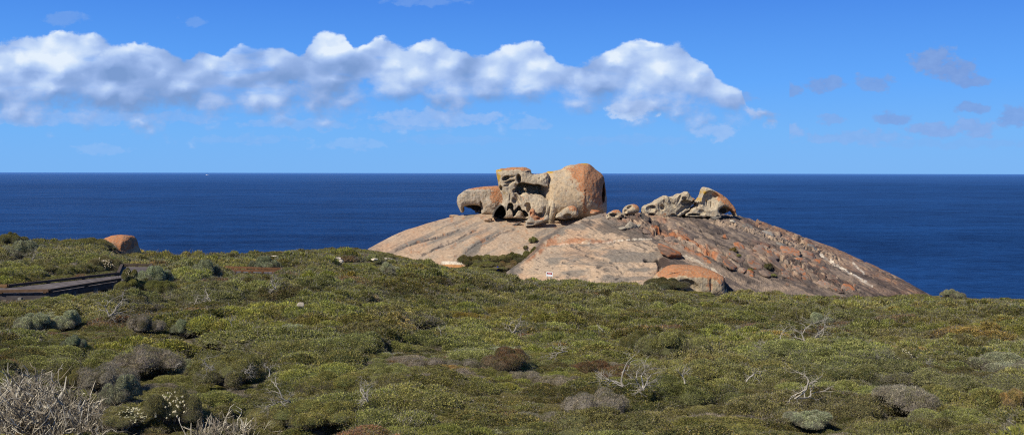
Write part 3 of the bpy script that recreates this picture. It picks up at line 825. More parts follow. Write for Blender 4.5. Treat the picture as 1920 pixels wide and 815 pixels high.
def lichen_fragment():
    s = Stone((980, 1046, 384, 432, -16, 18), .7, 5.822, (840, 290))
    s.add(s.pillow([(846, 780), (856, 730), (882, 690), (890, 620), (920, 592), (948, 605), (955, 650), (985, 672), (1030, 690), (1085, 655), (1108, 690), (1098, 712), (1060, 720), (1010, 745), (940, 765), (870, 780)], 0, 12, 5, 4), 0)
    s.cut(s.ball(1010, 690, -12, 50, 14, 8, -5), 1.5); s.cut(s.ball(905, 640, -12, 14, 20, 5), 1.2); s.cut(s.ball(900, 750, -12, 46, 16, 6), 1.2)
    s.build('leaning_fragment', 'orange lichen-covered curved fragment leaning on the front of the hollowed boulder', 'boulder', 'loose stones lying on the granite dome', (1007, 418), dome_hit(D1, 1003, 423) - .6,
            stone_colour(orange=[(920, 630, 40, 50, 1.1), (970, 690, 60, 30, .9), (1080, 690, 40, 20, .5)], pale=.4, seed=29, top=.3, base=np.array([.36, .31, .24])), (.6, .4), 29)


def knob_boulder():
    s = Stone((1040, 1092, 380, 412, -20, 14), .7, 5.822, (840, 290))
    s.add(s.pillow([(1180, 690), (1185, 655), (1230, 620), (1280, 580), (1320, 560), (1370, 556), (1405, 580), (1420, 620), (1415, 670), (1360, 680), (1270, 700)], 0, 16, 8, 4), 0)
    s.cut(s.ball(1300, 668, -12, 48, 30, 12, -10), 1.5); s.cut(s.ball(1200, 640, -16, 30, 16, 6, -35), 1.5)
    s.build('lichened_knob', 'rounded stone with an orange top and dark mouth at the foot of the smooth boulder', 'boulder', 'loose stones lying on the granite dome', (1064, 408), dome_hit(D1, 990, 415) - 1.6,
            stone_colour(orange=[(1370, 590, 60, 30, 1.0)], dark=[(1230, 650, 40, 40, .6)], pale=.4, seed=31, top=.3), (.5, .4), 31)


def skull_boulder():
    s = Stone((1198, 1306, 352, 412, -26, 28), .7, 6.4, (1120, 330))
    out = [(543, 400), (548, 370), (580, 347), (630, 330), (660, 322), (700, 288), (740, 265), (800, 231), (822, 236), (845, 246), (910, 240), (940, 225), (970, 208), (1010, 206), (1045, 186), (1060, 181), (1078, 205), (1095, 235), (1125, 255), (1156, 275), (1142, 320), (1112, 355), (1088, 395), (1045, 430), (1000, 460), (950, 485), (860, 480),
           (740, 495), (700, 480), (640, 472), (550, 470)]
    s.add(s.pillow(out, 0, 21, 5, 2, warp=lambda x, y: (385 - y) * -.15), 0)
    fr = -21
    for (x, y, rx, ry, dw, rw, rot) in ((625, 385, 64, 48, -2, 8, -10), (650, 365, 36, 22, 1, 9, 20), (640, 452, 42, 16, 3, 10, 5), (762, 372, 28, 40, 0, 8, -20), (735, 400, 20, 70, -1, 4, -15), (1050, 318, 78, 42, 3, 14, 12), (1075, 350, 50, 40, 4, 12, -40),
                                        (1000, 392, 52, 30, 0, 7, -35), (955, 430, 24, 46, 0, 6, 25), (880, 330, 60, 20, -1, 4, 40), (860, 290, 20, 60, -2, 4, -25), (960, 270, 20, 60, -2, 4, 20), (910, 470, 50, 22, 2, 9, 20), (800, 330, 18, 60, -2, 4, -30), (1020, 260, 30, 20, -1, 4, 0), (700, 430, 26, 30, -1, 4, 0), (1130, 300, 30, 14, 6, 14, -50)):
        s.cut(s.ball(x, y, fr + dw, rx, ry, rw, rot), .6)
    s.build('ribbed_boulder', 'pale ribbed boulder with a jagged crest and eye-like hollow, left of the pointed hood', 'boulder', BOULDERS, (1253, 405), dome_hit(D2, 1250, 405) + 1.0,
            stone_colour(dark=[(1075, 335, 60, 26, .8), (680, 378, 24, 26, .8), (640, 455, 40, 12, .9), (760, 372, 16, 26, .7), (900, 478, 50, 12, .8)], orange=[(690, 340, 70, 30, .5), (800, 455, 70, 25, .5), (1120, 270, 30, 16, .6), (1060, 190, 20, 16, .4)], pale=.6, seed=41, top=.05, streaks=.5, base=np.array([.48, .40, .275])), (.9, .5), 41)


def hood_boulder():
    s = Stone((1276, 1384, 344, 414, -28, 30), .7, 6.4, (1120, 330))
    out = [(1040, 462), (1045, 440), (1085, 415), (1140, 372), (1176, 345), (1170, 312), (1205, 278), (1240, 222), (1254, 165), (1270, 138), (1290, 130), (1340, 146), (1430, 190), (1530, 260), (1600, 338), (1634, 390), (1652, 470), (1646, 476), (1630, 440), (1590, 400), (1540, 368), (1490, 358),
           (1450, 385), (1432, 410), (1455, 445), (1466, 480), (1440, 510), (1380, 506), (1280, 490), (1190, 485), (1060, 476)]
    s.add(s.pillow(out, 0, 22, 5, 2), 0)
    s.add(s.pillow([(1420, 330), (1500, 345), (1570, 362), (1605, 400), (1560, 436), (1500, 452), (1450, 462), (1415, 420)], 9, 9, 3, 3), 1)
    fr = -22
    for (x, y, rx, ry, dw, rw, rot) in ((1335, 270, 105, 105, -2, 12, 10), (1390, 235, 70, 40, 0, 10, 35), (1320, 330, 100, 80, -2, 9, 0), (1184, 338, 16, 40, 0, 9, 10), (1230, 425, 52, 36, -2, 6, 20), (1140, 452, 80, 14, 2, 10, 0), (1330, 492, 60, 16, 4, 12, 8), (1420, 480, 24, 20, 0, 5, 0),
                                        (1300, 300, 14, 60, -1, 12, 0), (1350, 320, 14, 60, -1, 12, 6), (1220, 330, 34, 30, -1, 6, 0), (1280, 230, 20, 40, -1, 5, -20)):
        s.cut(s.ball(x, y, fr + dw, rx, ry, rw, rot), .6)
    s.build('hooded_boulder', 'pointed hood-shaped boulder with an orange back and hooked tip, farthest right on the dome', 'boulder', BOULDERS, (1335, 408), dome_hit(D2, 1330, 408) + 1.0,
            stone_colour(orange=[(1520, 270, 100, 70, 1.2), (1610, 380, 50, 80, 1.2), (1420, 200, 90, 36, .9)], dark=[(1500, 410, 60, 36, 1.3), (1340, 492, 50, 12, .9), (1180, 340, 14, 34, .9)], ochre=[(1270, 190, 40, 60, .7), (1210, 270, 30, 50, .6), (1290, 290, 30, 50, .55)], pale=.75, seed=43, top=.2, streaks=.5, base=np.array([.48, .40, .28])), (.7, .4), 43)  # first dark spot: shade painted inside the arch of the hood


def egg_boulder():
    s = Stone((1164, 1202, 378, 406, -16, 16), .5, 6.4, (1120, 330))
    s.add(s.pillow([(303, 430), (310, 395), (345, 355), (400, 338), (450, 336), (490, 360), (505, 400), (485, 435), (430, 456), (350, 462), (308, 460)], 0, 13, 11, 4), 0)
    s.cut(s.ball(382, 368, -10, 38, 20, 8, -28), 1.2); s.cut(s.ball(330, 420, -11, 24, 26, 5), 1.5)
    s.build('egg_shaped_stone', 'small egg-shaped stone with orange top and a dark notch, between the big boulders', 'boulder', 'loose stones lying on the granite dome', (1183, 402), dome_hit(D2, 1183, 402) + .4,
            stone_colour(orange=[(470, 365, 40, 40, .9), (430, 345, 50, 20, .5)], pale=.6, seed=47, top=.25), (.4, .25), 47)


def bowl_stone():
    s = Stone((1134, 1180, 388, 416, -16, 14), .5, 6.4, (1120, 330))
    s.add(s.pillow([(104, 515), (108, 472), (135, 440), (165, 425), (205, 405), (255, 404), (285, 436), (320, 460), (345, 482), (300, 490), (272, 492), (252, 514), (180, 516), (140, 516)], 0, 11, 5, 3), 0)
    s.cut(s.ball(190, 466, -10, 52, 26, 10, 8), 1.0); s.cut(s.ball(300, 475, -10, 24, 14, 8, 20), 1.0); s.cut(s.ball(130, 460, -11, 12, 24, 6, 20), 1)
    s.add(s.ball(240, 480, -5, 30, 26, 5), 1)
    s.build('broken_bowl_stone', 'broken hollow stone like a tipped bowl with a rusty rim, beside the egg-shaped stone', 'boulder', 'loose stones lying on the granite dome', (1156, 410), dome_hit(D2, 1156, 410),
            stone_colour(orange=[(230, 420, 60, 22, 1.0)], dark=[(180, 460, 50, 30, .9)], pale=.4, seed=53, top=.2), (.4, .3), 53)


def orange_base_boulder():
    s = Stone((1218, 1366, 484, 560, -44, 50), .9, 6.793, (1200, 440))
    s.add(s.pillow([(120, 640), (180, 540), (260, 480), (340, 430), (420, 400), (520, 392), (640, 400), (760, 408), (880, 440), (980, 480), (1045, 520), (1066, 570), (1085, 700), (1090, 780), (600, 800), (160, 780)], 0, 38, 22, 4, warp=lambda x, y: np.maximum(515 - y, 0) * .9), 0)
    s.cut(s.ball(590, 640, -40, 150, 95, 12, 30), 2); s.cut(s.ball(1052, 620, -22, 20, 60, 16, 5), 1.5); s.cut(s.ball(860, 580, -38, 20, 120, 4, 0), 2); s.cut(s.ball(420, 470, -30, 150, 16, 6, -10), 2)
    s.build('orange_boulder', 'flat-topped boulder thick with bright orange lichen at the foot of the dome', 'boulder', BOULDERS, (1290, 545), dome_hit(D2, 1290, 545) + 1.4,
            stone_colour(orange=[(520, 410, 280, 44, 1.6), (830, 450, 220, 58, 1.5), (1000, 520, 80, 80, 1.2), (840, 600, 50, 140, .6), (300, 500, 120, 40, .6), (640, 480, 300, 30, .4)], dark=[(1000, 600, 30, 120, .7), (730, 465, 60, 20, .5), (580, 430, 60, 12, .7)],
                         pale=.7, seed=59, top=.3, base=np.array([.46, .35, .215])), (.8, .4), 59)


def headland_boulder():
    lift = .16
    s = Stone((190, 264, 438, 500, -30, 30), .7, 4.5275, (0, 420))
    s.add(s.pillow([(880, 175), (900, 150), (950, 128), (1010, 116), (1080, 118), (1125, 130), (1148, 160), (1158, 200), (1166, 330), (890, 330)], 0, 27, 22, 5, warp=lambda x, y: np.maximum(x - 240, 0) * .5), 0)
    o = s.build('orange_headland_boulder', 'lone rounded orange boulder behind the bushes on the left headland', 'boulder', None, (228, 470), 71.0,
            stone_colour(orange=[(1070, 165, 110, 80, 1.3), (1000, 135, 110, 40, .9), (1120, 150, 50, 80, .9)], dark=[(1150, 190, 10, 60, .7)], pale=.5, seed=61, top=.6, base=np.array([.36, .25, .17])), (.8, .35), 61)  # dark: shade on the right side painted into the stone
    o.location.z += lift; o.location.x -= .10


for fn in (hollow_boulder, smooth_boulder, beak_boulder, lichen_fragment, knob_boulder, skull_boulder, hood_boulder, egg_boulder, bowl_stone, orange_base_boulder, headland_boulder):
    fn()


# ---- smaller broken stones: convex chips with noisy faces
def _ico(sub):
    bm = bmesh.new(); bmesh.ops.create_icosphere(bm, subdivisions=sub, radius=1.0)
    V = np.array([v.co[:] for v in bm.verts]); Fc = np.array([[v.index for v in f.verts] for f in bm.faces]); bm.free()
    return V, Fc


ICO3 = _ico(4)


def chip_mesh(name, seed, size, cols, orange=.4, sharp=14):
    r = np.random.default_rng(seed)
    V, Fc = ICO3
    nrm = r.normal(size=(sharp, 3)); nrm /= np.linalg.norm(nrm, axis=1)[:, None]
    nrm = np.concatenate([nrm, [(0, 0, 1), (0, 0, -1)]]); h = np.concatenate([r.uniform(.62, 1.0, sharp), [.8, .8]])
    dn = V @ nrm.T
    rad = np.min(np.where(dn > .05, h[None] / np.maximum(dn, .05), 9), axis=1)
    rad = np.minimum(rad, 1.25)
    P = V * rad[:, None]
    P = P + V * ((fbm(P[:, 0] * 2.5 + seed, P[:, 1] * 2.5, P[:, 2] * 2.5, 4, 5) - .5) * .28)[:, None]
    P = P * np.array(size)
    N = vert_normals(P, Fc)
    n = fbm(P[:, 0] * 2 + seed, P[:, 1] * 2, P[:, 2] * 2, 4, 8); n2 = fbm(P[:, 0] * 6 + seed, P[:, 1] * 6, P[:, 2] * 6, 3, 9)
    c = np.zeros_like(P); c[:] = cols
    c = mix(c, DARK * 1.6, sstep(.56, .68, n) * .6)
    c = mix(c, ORANGE, sstep(.4, .6, orange * (.45 + .7 * np.clip(N[:, 2], 0, 1)) + (n - .5) * 1.2 + (n2 - .5) * .5) * .85)
    c *= (.75 + .5 * n2)[:, None]
    return new_mesh(name, P, Fc, c, mats=[M_rock])


def chip(name, label, group, px, py, wpx, hpx, dom=None, d=None, seed=1, cols=GREY, orange=.4, rot=0.0, tilt=0.0, deep=.7, sink=.25, cat='rock', fore=0.0, sharp=14):
    if d is None:
        d = dome_hit(dom, px, py) if dom is not None else ground_d(px, py)
    s = d / F
    sx = wpx * s / 2; sz = hpx * s / 2
    o = link(name, chip_mesh(name, seed, (sx, max(sx, sz) * deep, sz), cols, orange, sharp))
    o.location = at(px, py, d) + Vector((0, 0, sz * (1 - 2 * sink)))
    o.rotation_euler = (fore, tilt, rot)
    tag(o, label, cat, group)
    return o


LOOSE = 'loose stones lying on the granite dome'
chip('flat_stone', 'flat pale stone on the skyline left of the beaked boulder', LOOSE, 852, 406.5, 17, 6, D1, seed=2, cols=TAN * .85, orange=.2)
chip('mushroom_stone', 'low tan slab in front of the beaked boulder', LOOSE, 915, 414, 20, 8, D1, seed=3, cols=TAN, orange=.5)
chip('thin_stone', 'thin dark-edged slab in front of the hollowed boulder', LOOSE, 968, 421, 18, 6, D1, seed=4, cols=GREY * .8, orange=.5, tilt=-.4)
chip('tan_stone', 'flat tan slab between the leaning fragment and the lichened knob', LOOSE, 1040, 417, 22, 6, D1, seed=5, cols=TAN * .8, orange=.2)
chip('orange_cap_stone', 'small orange stone against the right foot of the smooth boulder', LOOSE, 1115, 399, 17, 10, D2, seed=6, cols=TAN * .8, orange=1.0, deep=.9)
chip('split_stone', 'pale split stone with two prongs below the egg-shaped stone', LOOSE, 1181, 428, 20, 20, D2, seed=7, cols=BGREY, orange=.1, tilt=.5)
chip('wedge_stone', 'small wedge of stone right of the pale split stone', LOOSE, 1195, 427, 14, 9, D2, seed=8, cols=BGREY * .9, orange=.2, tilt=-.5)
chip('low_stone', 'low pale stone left of the pale split stone', LOOSE, 1167, 429, 12, 7, D2, seed=9, cols=BGREY, orange=.1)
chip('tooth_stone', 'small pale tooth of stone on the rim right of the hooded boulder', LOOSE, 1374, 416, 9, 7, D2, seed=10, cols=PALE * .8, orange=.1)
chip('dark_stone', 'dark slab under the front of the hooded boulder', LOOSE, 1342, 410, 22, 8, D2, seed=11, cols=GREY * .7, orange=.1)
chip('tongue_stone', 'tongue-shaped rusty slab pointing up-slope above the orange boulder', LOOSE, 1257, 480, 52, 22, D2, seed=12, cols=np.array([.23, .15, .11]), orange=.75, tilt=.42, deep=.55, sink=.2)
# the broken blocks of the right flank
BL = [(1359, 443, 13, 7, .6), (1387, 462, 24, 12, .9), (1381, 481, 30, 11, .3), (1372, 497, 34, 13, .7), (1393, 505, 14, 12, .5), (1414, 493, 30, 14, .6), (1455, 497, 44, 20, .55), (1483, 470, 36, 11, .85), (1517, 478, 28, 12, .7),
      (1547, 505, 20, 15, .75), (1556, 519, 26, 18, .5), (1590, 541, 26, 15, .85), (1602, 536, 10, 14, .6), (1570, 541, 26, 11, .5), (1500, 510, 34, 13, .6), (1473, 512, 26, 10, .5), (1436, 511, 24, 11, .4), (1545, 533, 24, 9, .5),
      (1424, 466, 28, 10, .5), (1407, 511, 18, 12, 1.0), (1535, 492, 24, 10, .5), (1501, 489, 26, 9, .7), (1450, 478, 30, 10, .6), (1292, 443, 24, 9, .8), (1256, 447, 20, 8, .7), (1312, 461, 26, 9, .8), (1465, 457, 18, 8, .2), (1440, 437, 20, 6, .1),
      (1482, 450, 16, 6, .1), (1525, 463, 20, 7, .1), (1402, 425, 18, 6, .2), (1240, 425, 18, 7, .4), (1213, 434, 16, 6, .3), (1278, 428, 18, 6, .6)]
for i, (x, y, w, h, og) in enumerate(BL):
    if i % 3 == 1 and h < 10: continue
    chip('rock_block', 'orange-stained granite block in the broken belt across the dome\'s right flank', 'broken blocks on the dark flank of the dome', x, y, w * 1.0, h * .95, D2, seed=100 + i,
         cols=(GREY if og < .3 else np.array([.25, .18, .135])) * (.8 + .4 * ((i * 37) % 10) / 10), orange=og * .5, tilt=.42, rot=(i * 1.3) % 1.0 - .5, deep=.95, sink=.62, fore=.5, sharp=8)
# pale stones among the shrubs
ST = [(630, 493, 15, 5, 'long pale stone lying on the heath left of the dome, biggest of the white ones'), (640, 498, 8, 4, 'small pale stone just below the longest white stone'), (672, 485, 13, 5, 'white cracked stone above the row of pale stones near the dome'),
      (702, 492, 10, 4, 'pale stone at the left end of the row near the dome'), (726, 491, 18, 4, 'long thin pale stone in the row near the dome'), (737, 495, 8, 4, 'small pale stone ending the row near the dome'),
      (514, 485, 11, 3, 'flat white stone behind the blue-green bush'), (529, 489, 8, 3, 'white stone right of the flat one behind the blue-green bush'), (374, 493, 7, 3, 'white stone on the heath behind the deck platform'),
      (565, 605, 12, 7, 'tan broken stone poking out of the middle heath')]
for i, (x, y, w, h, lb) in enumerate(ST):
    o_ = chip('limestone', lb, 'pale stones showing among the shrubs', x, y + 5, w * 1.1, h * 1.5, None, seed=200 + i, cols=PALE * (1.2 if i < 9 else .6), orange=0, sink=.2, deep=.6)
    o_.location.z += .42
# ------------------------------------------------------------------ heath plants
KINDS = {
    # top colours, low colours, share of twigs, leaf length, leaf width, upright, height/radius
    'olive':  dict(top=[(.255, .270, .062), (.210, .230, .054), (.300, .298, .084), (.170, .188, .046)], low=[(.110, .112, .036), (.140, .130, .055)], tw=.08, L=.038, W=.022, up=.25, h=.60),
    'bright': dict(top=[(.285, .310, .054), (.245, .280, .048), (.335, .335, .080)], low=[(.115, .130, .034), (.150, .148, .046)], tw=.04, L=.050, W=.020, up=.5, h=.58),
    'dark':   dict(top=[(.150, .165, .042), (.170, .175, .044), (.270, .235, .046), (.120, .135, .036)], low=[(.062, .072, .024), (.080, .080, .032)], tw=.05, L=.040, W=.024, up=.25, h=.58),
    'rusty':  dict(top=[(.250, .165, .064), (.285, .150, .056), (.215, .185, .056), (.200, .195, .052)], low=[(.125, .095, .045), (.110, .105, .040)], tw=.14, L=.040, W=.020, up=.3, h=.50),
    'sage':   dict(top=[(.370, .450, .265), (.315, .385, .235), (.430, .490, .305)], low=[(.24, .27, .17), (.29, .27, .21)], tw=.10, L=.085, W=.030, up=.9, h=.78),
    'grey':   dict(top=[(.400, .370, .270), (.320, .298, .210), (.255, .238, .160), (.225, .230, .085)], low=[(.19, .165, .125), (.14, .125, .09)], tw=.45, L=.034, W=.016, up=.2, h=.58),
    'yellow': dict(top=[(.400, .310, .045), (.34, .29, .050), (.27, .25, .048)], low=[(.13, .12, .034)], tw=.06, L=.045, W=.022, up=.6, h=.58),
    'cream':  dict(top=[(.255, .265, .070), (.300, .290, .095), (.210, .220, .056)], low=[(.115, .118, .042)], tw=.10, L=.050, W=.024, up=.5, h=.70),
}


def plant_arrays(kind, R, seed, n, lscale=1.0):
    """leaf and twig meshes of one plant: returns (V,F,C) for foliage and for stems"""
    K = KINDS[kind]; r = np.random.default_rng(seed)
    Hh = K['h'] * R
    nl = r.integers(9, 16)
    la = r.uniform(0, 2 * math.pi, nl); lr = R * .92 * np.sqrt(r.uniform(0.02, 1, nl))
    lz = Hh * (1 - (lr / R) ** 2 * .62) * r.uniform(.30, .74, nl)
    cen = np.stack([lr * np.cos(la), lr * np.sin(la), lz], 1)
    rad = np.stack([R * r.uniform(.20, .44, nl)] * 2 + [Hh * r.uniform(.28, .50, nl)], 1)
    cen = np.concatenate([cen, [(0, 0, Hh * .28)]]); rad = np.concatenate([rad, [(R * .66, R * .66, Hh * .44)]])

    def shell(m, lo=.82, hi=1.06, inner=.80):
        k = r.integers(0, len(cen), m * 3)
        u = r.normal(size=(m * 3, 3)); u /= np.linalg.norm(u, axis=1)[:, None]; u[:, 2] = np.where(u[:, 2] < -.25, -u[:, 2], u[:, 2])
        P = cen[k] + u * rad[k] * r.uniform(lo, hi, m * 3)[:, None]
        q = np.min(np.linalg.norm((P[:, None, :] - cen[None]) / rad[None], axis=2), axis=1)
        ok = (q > inner) & (P[:, 2] > .02)
        return P[ok][:m], (u / rad[k])[ok][:m]
    P, N = shell(int(n))
    N = N / (np.linalg.norm(N, axis=1)[:, None] + 1e-9)
    m = len(P)
    D = N * .7 + r.normal(size=(m, 3)) * .62 + np.array([0, 0, K['up']]); D /= np.linalg.norm(D, axis=1)[:, None]
    S = np.cross(D, r.normal(size=(m, 3))); S /= np.linalg.norm(S, axis=1)[:, None] + 1e-9
    L = K['L'] * lscale * r.uniform(.6, 1.35, m)[:, None]; W = K['W'] * lscale * r.uniform(.7, 1.3, m)[:, None] * .5
    V = np.stack([P, P + D * L * .5 + S * W, P + D * L, P + D * L * .5 - S * W], 1)
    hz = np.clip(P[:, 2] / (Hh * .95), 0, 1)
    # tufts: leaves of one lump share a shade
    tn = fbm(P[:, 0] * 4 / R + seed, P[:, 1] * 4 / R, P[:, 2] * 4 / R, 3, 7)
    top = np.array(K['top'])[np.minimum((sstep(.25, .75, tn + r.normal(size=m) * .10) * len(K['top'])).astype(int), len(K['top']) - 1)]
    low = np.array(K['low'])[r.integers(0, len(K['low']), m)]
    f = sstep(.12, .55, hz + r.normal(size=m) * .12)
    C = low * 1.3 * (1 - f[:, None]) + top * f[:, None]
    t2 = fbm(P[:, 0] * 11 / R + seed, P[:, 1] * 11 / R, P[:, 2] * 11 / R, 2, 17)
    C = C * np.array([1.30, 1.20, 1.0])
    C = C * (r.uniform(.78, 1.22, m) * (.68 + .64 * sstep(.25, .75, t2)))[:, None]
    C[r.uniform(size=m) < .03] = (.22, .16, .08)
    istw = r.uniform(size=m) < (K['tw'] * 1.2 + .50 * (1 - sstep(.25, .75, hz + (tn - .5) * .9)) if kind != 'grey' else K['tw'])
    V[istw] = np.stack([P, P + D * L * 1.1 + S * W * .34, P + D * L * 2.2, P + D * L * 1.1 - S * W * .34], 1)[istw]
    tc = np.array([(.34, .305, .215), (.25, .222, .15), (.44, .40, .30), (.18, .155, .105)])[r.integers(0, 4, m)] * r.uniform(.7, 1.2, m)[:, None]
    C[istw] = tc[istw]
    Fq = np.arange(m * 4).reshape(m, 4)
    fol = (V.reshape(-1, 3), Fq, np.repeat(C, 4, 0))
    # stems: branching rods from the foot, and the shaded heart of the bush
    mb = MB()
    Ptip, _ = shell(max(10, int(n ** .5 * .5)), .7, .95, .5)
    for p in Ptip:
        b = np.array([p[0] * .12, p[1] * .12, -.08]); c1 = b * .5 + p * .5 + r.normal(size=3) * .08 * R; c1[2] = max(c1[2], .02)
        mb.tube([b, c1, p], [.016 * R / .7, .010 * R / .7, .004], 4, np.array([.13, .11, .09]) * r.uniform(.6, 1.4))
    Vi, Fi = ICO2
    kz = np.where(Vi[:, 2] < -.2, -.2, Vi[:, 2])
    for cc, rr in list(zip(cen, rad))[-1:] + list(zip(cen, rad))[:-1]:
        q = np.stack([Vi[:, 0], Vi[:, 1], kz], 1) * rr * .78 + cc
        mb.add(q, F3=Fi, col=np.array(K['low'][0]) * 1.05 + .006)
    st = (np.concatenate(mb.V), [np.concatenate(x) for x in (mb.F4, mb.F3) if x], np.concatenate(mb.C))
    return fol, st


ICO2 = _ico(2)


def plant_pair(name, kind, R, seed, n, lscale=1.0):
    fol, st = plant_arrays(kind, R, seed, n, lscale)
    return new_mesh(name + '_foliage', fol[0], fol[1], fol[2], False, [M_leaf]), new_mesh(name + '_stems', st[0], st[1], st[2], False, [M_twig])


def plant_single(name, kind, R, seed, n, lscale):
    fol, st = plant_arrays(kind, R, seed, n, lscale)
    o = len(fol[0])
    Fs = [fol[1]] + [f + o for f in st[1]]
    mi = np.concatenate([np.zeros(len(fol[1]), int)] + [np.ones(len(f), int) for f in st[1]])
    return new_mesh(name, np.concatenate([fol[0], st[0]]), Fs, np.concatenate([fol[2], st[2]]), False, [M_leaf, M_twig], mi)


def flower_mesh(kind_mesh_seed, R, n, size, h=.7):
    """heads of cream blossom over the top of a bush: small domes"""
    r = np.random.default_rng(kind_mesh_seed); V = []; Fq = []; C = []; k = 0
    Vi, Fi = _ico(1)
    for i in range(n):
        a = r.uniform(0, 6.283); q = R * math.sqrt(r.uniform(0, .9)); z = h * R * math.sqrt(max(0, 1 - (q / R) ** 2)) * r.uniform(.88, 1.12) + .02
        s = size * r.uniform(.6, 1.3)
        V.append(Vi * np.array([s, s, s * .7]) * r.uniform(.8, 1.2, (len(Vi), 1)) + np.array([q * math.cos(a), q * math.sin(a), z])); Fq.append(Fi + k); k += len(Vi)
        C.append(np.broadcast_to(np.array([.80, .73, .46]) * r.uniform(.7, 1.15), (len(Vi), 3)))
    return new_mesh('blossom', np.concatenate(V), np.concatenate(Fq), np.concatenate(C), False, [M_leaf])


def branch_mesh(name, seed, length, rad, lean=(0, 0, 1), spread=.6, depth=4, kids=(2, 4), col=(.36, .33, .29), droop=0.0, n0=1, wob=.25):
    """bare forked wood"""
    r = np.random.default_rng(seed); mb = MB()

    def grow(p, d, L, ra, lv):
        n = 5; pts = [p]; q = np.array(p); dd = np.array(d, float)
        for i in range(n):
            dd = dd + r.normal(size=3) * wob * .6 + np.array([0, 0, -droop * .1]); dd /= np.linalg.norm(dd)
            q = q + dd * L / n; pts.append(q)
        rr = np.linspace(ra, ra * .55, n + 1)
        mb.tube(pts, rr, 5 if lv == 0 else 4, np.array(col) * r.uniform(.7, 1.25))
        if lv < depth:
            for k in range(r.integers(kids[0], kids[1] + 1)):
                j = r.integers(2, n + 1)
                nd_ = dd + r.normal(size=3) * spread; nd_ /= np.linalg.norm(nd_)
                grow(pts[j], nd_, L * r.uniform(.5, .8), rr[j] * .7, lv + 1)
    for i in range(n0):
        d0 = np.array(lean, float) + (r.normal(size=3) * spread * .8 if n0 > 1 else 0)
        d0[2] = max(d0[2], -.05) ; d0 /= np.linalg.norm(d0)
        grow(np.array([r.normal() * .01 * (n0 > 1), r.normal() * .01 * (n0 > 1), -.05]), d0, length * r.uniform(.7, 1.1), rad, 0)
    return mb.mesh(name, [M_dead])


def thicket_mesh(name, seed, R, H, n, cols, fine=1.0):
    """close stand of thin dead stems, each forked a few times"""
    r = np.random.default_rng(seed); mb = MB()
    for i in range(n):
        a = r.uniform(0, 6.283); q = R * math.sqrt(r.uniform())
        b = np.array([q * math.cos(a), q * math.sin(a), -.08]); d = np.array([r.normal() * .55 + .12, r.normal() * .45, 1.0]); d /= np.linalg.norm(d)
        L = H * r.uniform(.5, 1.1); c = np.array(cols[r.integers(len(cols))]) * r.uniform(.7, 1.25); w = .0085 * (r.uniform(.6, 1.5) if r.random() < .86 else r.uniform(1.8, 2.8)) * fine
        pts = [b]; dd = d.copy()
        for k in range(4):
            dd = dd + r.normal(size=3) * .22; dd /= np.linalg.norm(dd); pts.append(pts[-1] + dd * L / 4)
        mb.tube(pts, np.linspace(w, w * .45, 5), 4, c)
        for k in range(r.integers(2, 5)):
            j = r.integers(1, 5); e = dd + r.normal(size=3) * .7; e /= np.linalg.norm(e); l2 = L * r.uniform(.15, .45)
            m1 = pts[j] + e * l2 * .5 + r.normal(size=3) * .02
            mb.tube([pts[j], m1, m1 + (e + r.normal(size=3) * .3) * l2 * .5], [w * .6, w * .45, w * .22], 3, c * r.uniform(.8, 1.15))
    return mb.mesh(name, [M_dead])


# ---- prototypes in three finenesses
NEAR, MID, FAR = {}, {}, {}
for i, kd in enumerate(KINDS):
    nv = 3 if kd in ('olive', 'grey', 'dark', 'bright') else 2
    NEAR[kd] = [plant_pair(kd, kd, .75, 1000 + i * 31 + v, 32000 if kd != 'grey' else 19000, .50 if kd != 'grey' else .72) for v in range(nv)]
mid_o, far_o = [], []
C_proto = bpy.data.collections.new('heath_sources')
for i, kd in enumerate(KINDS):
    nv = 3 if kd in ('olive', 'grey', 'dark', 'bright') else 2
    for v in range(nv):
        for lst, tg, n, ls in ((mid_o, 'a', 12000, .88), (far_o, 'b', 5200, 1.32)):
            nm = 'scrub_%s%s%d' % (tg, kd, v)
            o = bpy.data.objects.new(nm, plant_single(nm, kd, .75, 3000 + i * 17 + v + (500 if tg == 'b' else 0), n, ls)); C_proto.objects.link(o)
            lst.append((nm, kd))
for v in range(3):
    for lst, tg, w_ in ((mid_o, 'a', .013), (far_o, 'b', .024)):
        nm = 'scrub_%ssnag%d' % (tg, v); o = bpy.data.objects.new(nm, branch_mesh(nm, 700 + v, .5, w_, lean=(.4 * (v - 1), .1, .6), spread=.8, depth=3, kids=(3, 4), wob=.4, n0=2 + v, col=(.40, .355, .30))); C_proto.objects.link(o); lst.append((nm, 'snag'))
order = sorted([n for n, _ in mid_o + far_o])
INDEX = {n: i for i, n in enumerate(order)}
MIDK = {k: [INDEX[n] for n, q in mid_o if q == k] for k in list(KINDS) + ['snag']}
FARK = {k: [INDEX[n] for n, q in far_o if q == k] for k in list(KINDS) + ['snag']}

DECK_Z = EYE - 4.55


def screened(px, d, R, H, z):
    row = float(row_of(z, d)); top = float(row_of(z + H, d)); wpx = R * F / d
    for (fx, fd, fw, fr, fh) in FEAT:
        if d < fd and abs(px - fx) < fw * .40 + wpx * .45 and top < fr - fh * .45 and row > fr - fh * .7: return True
    return False


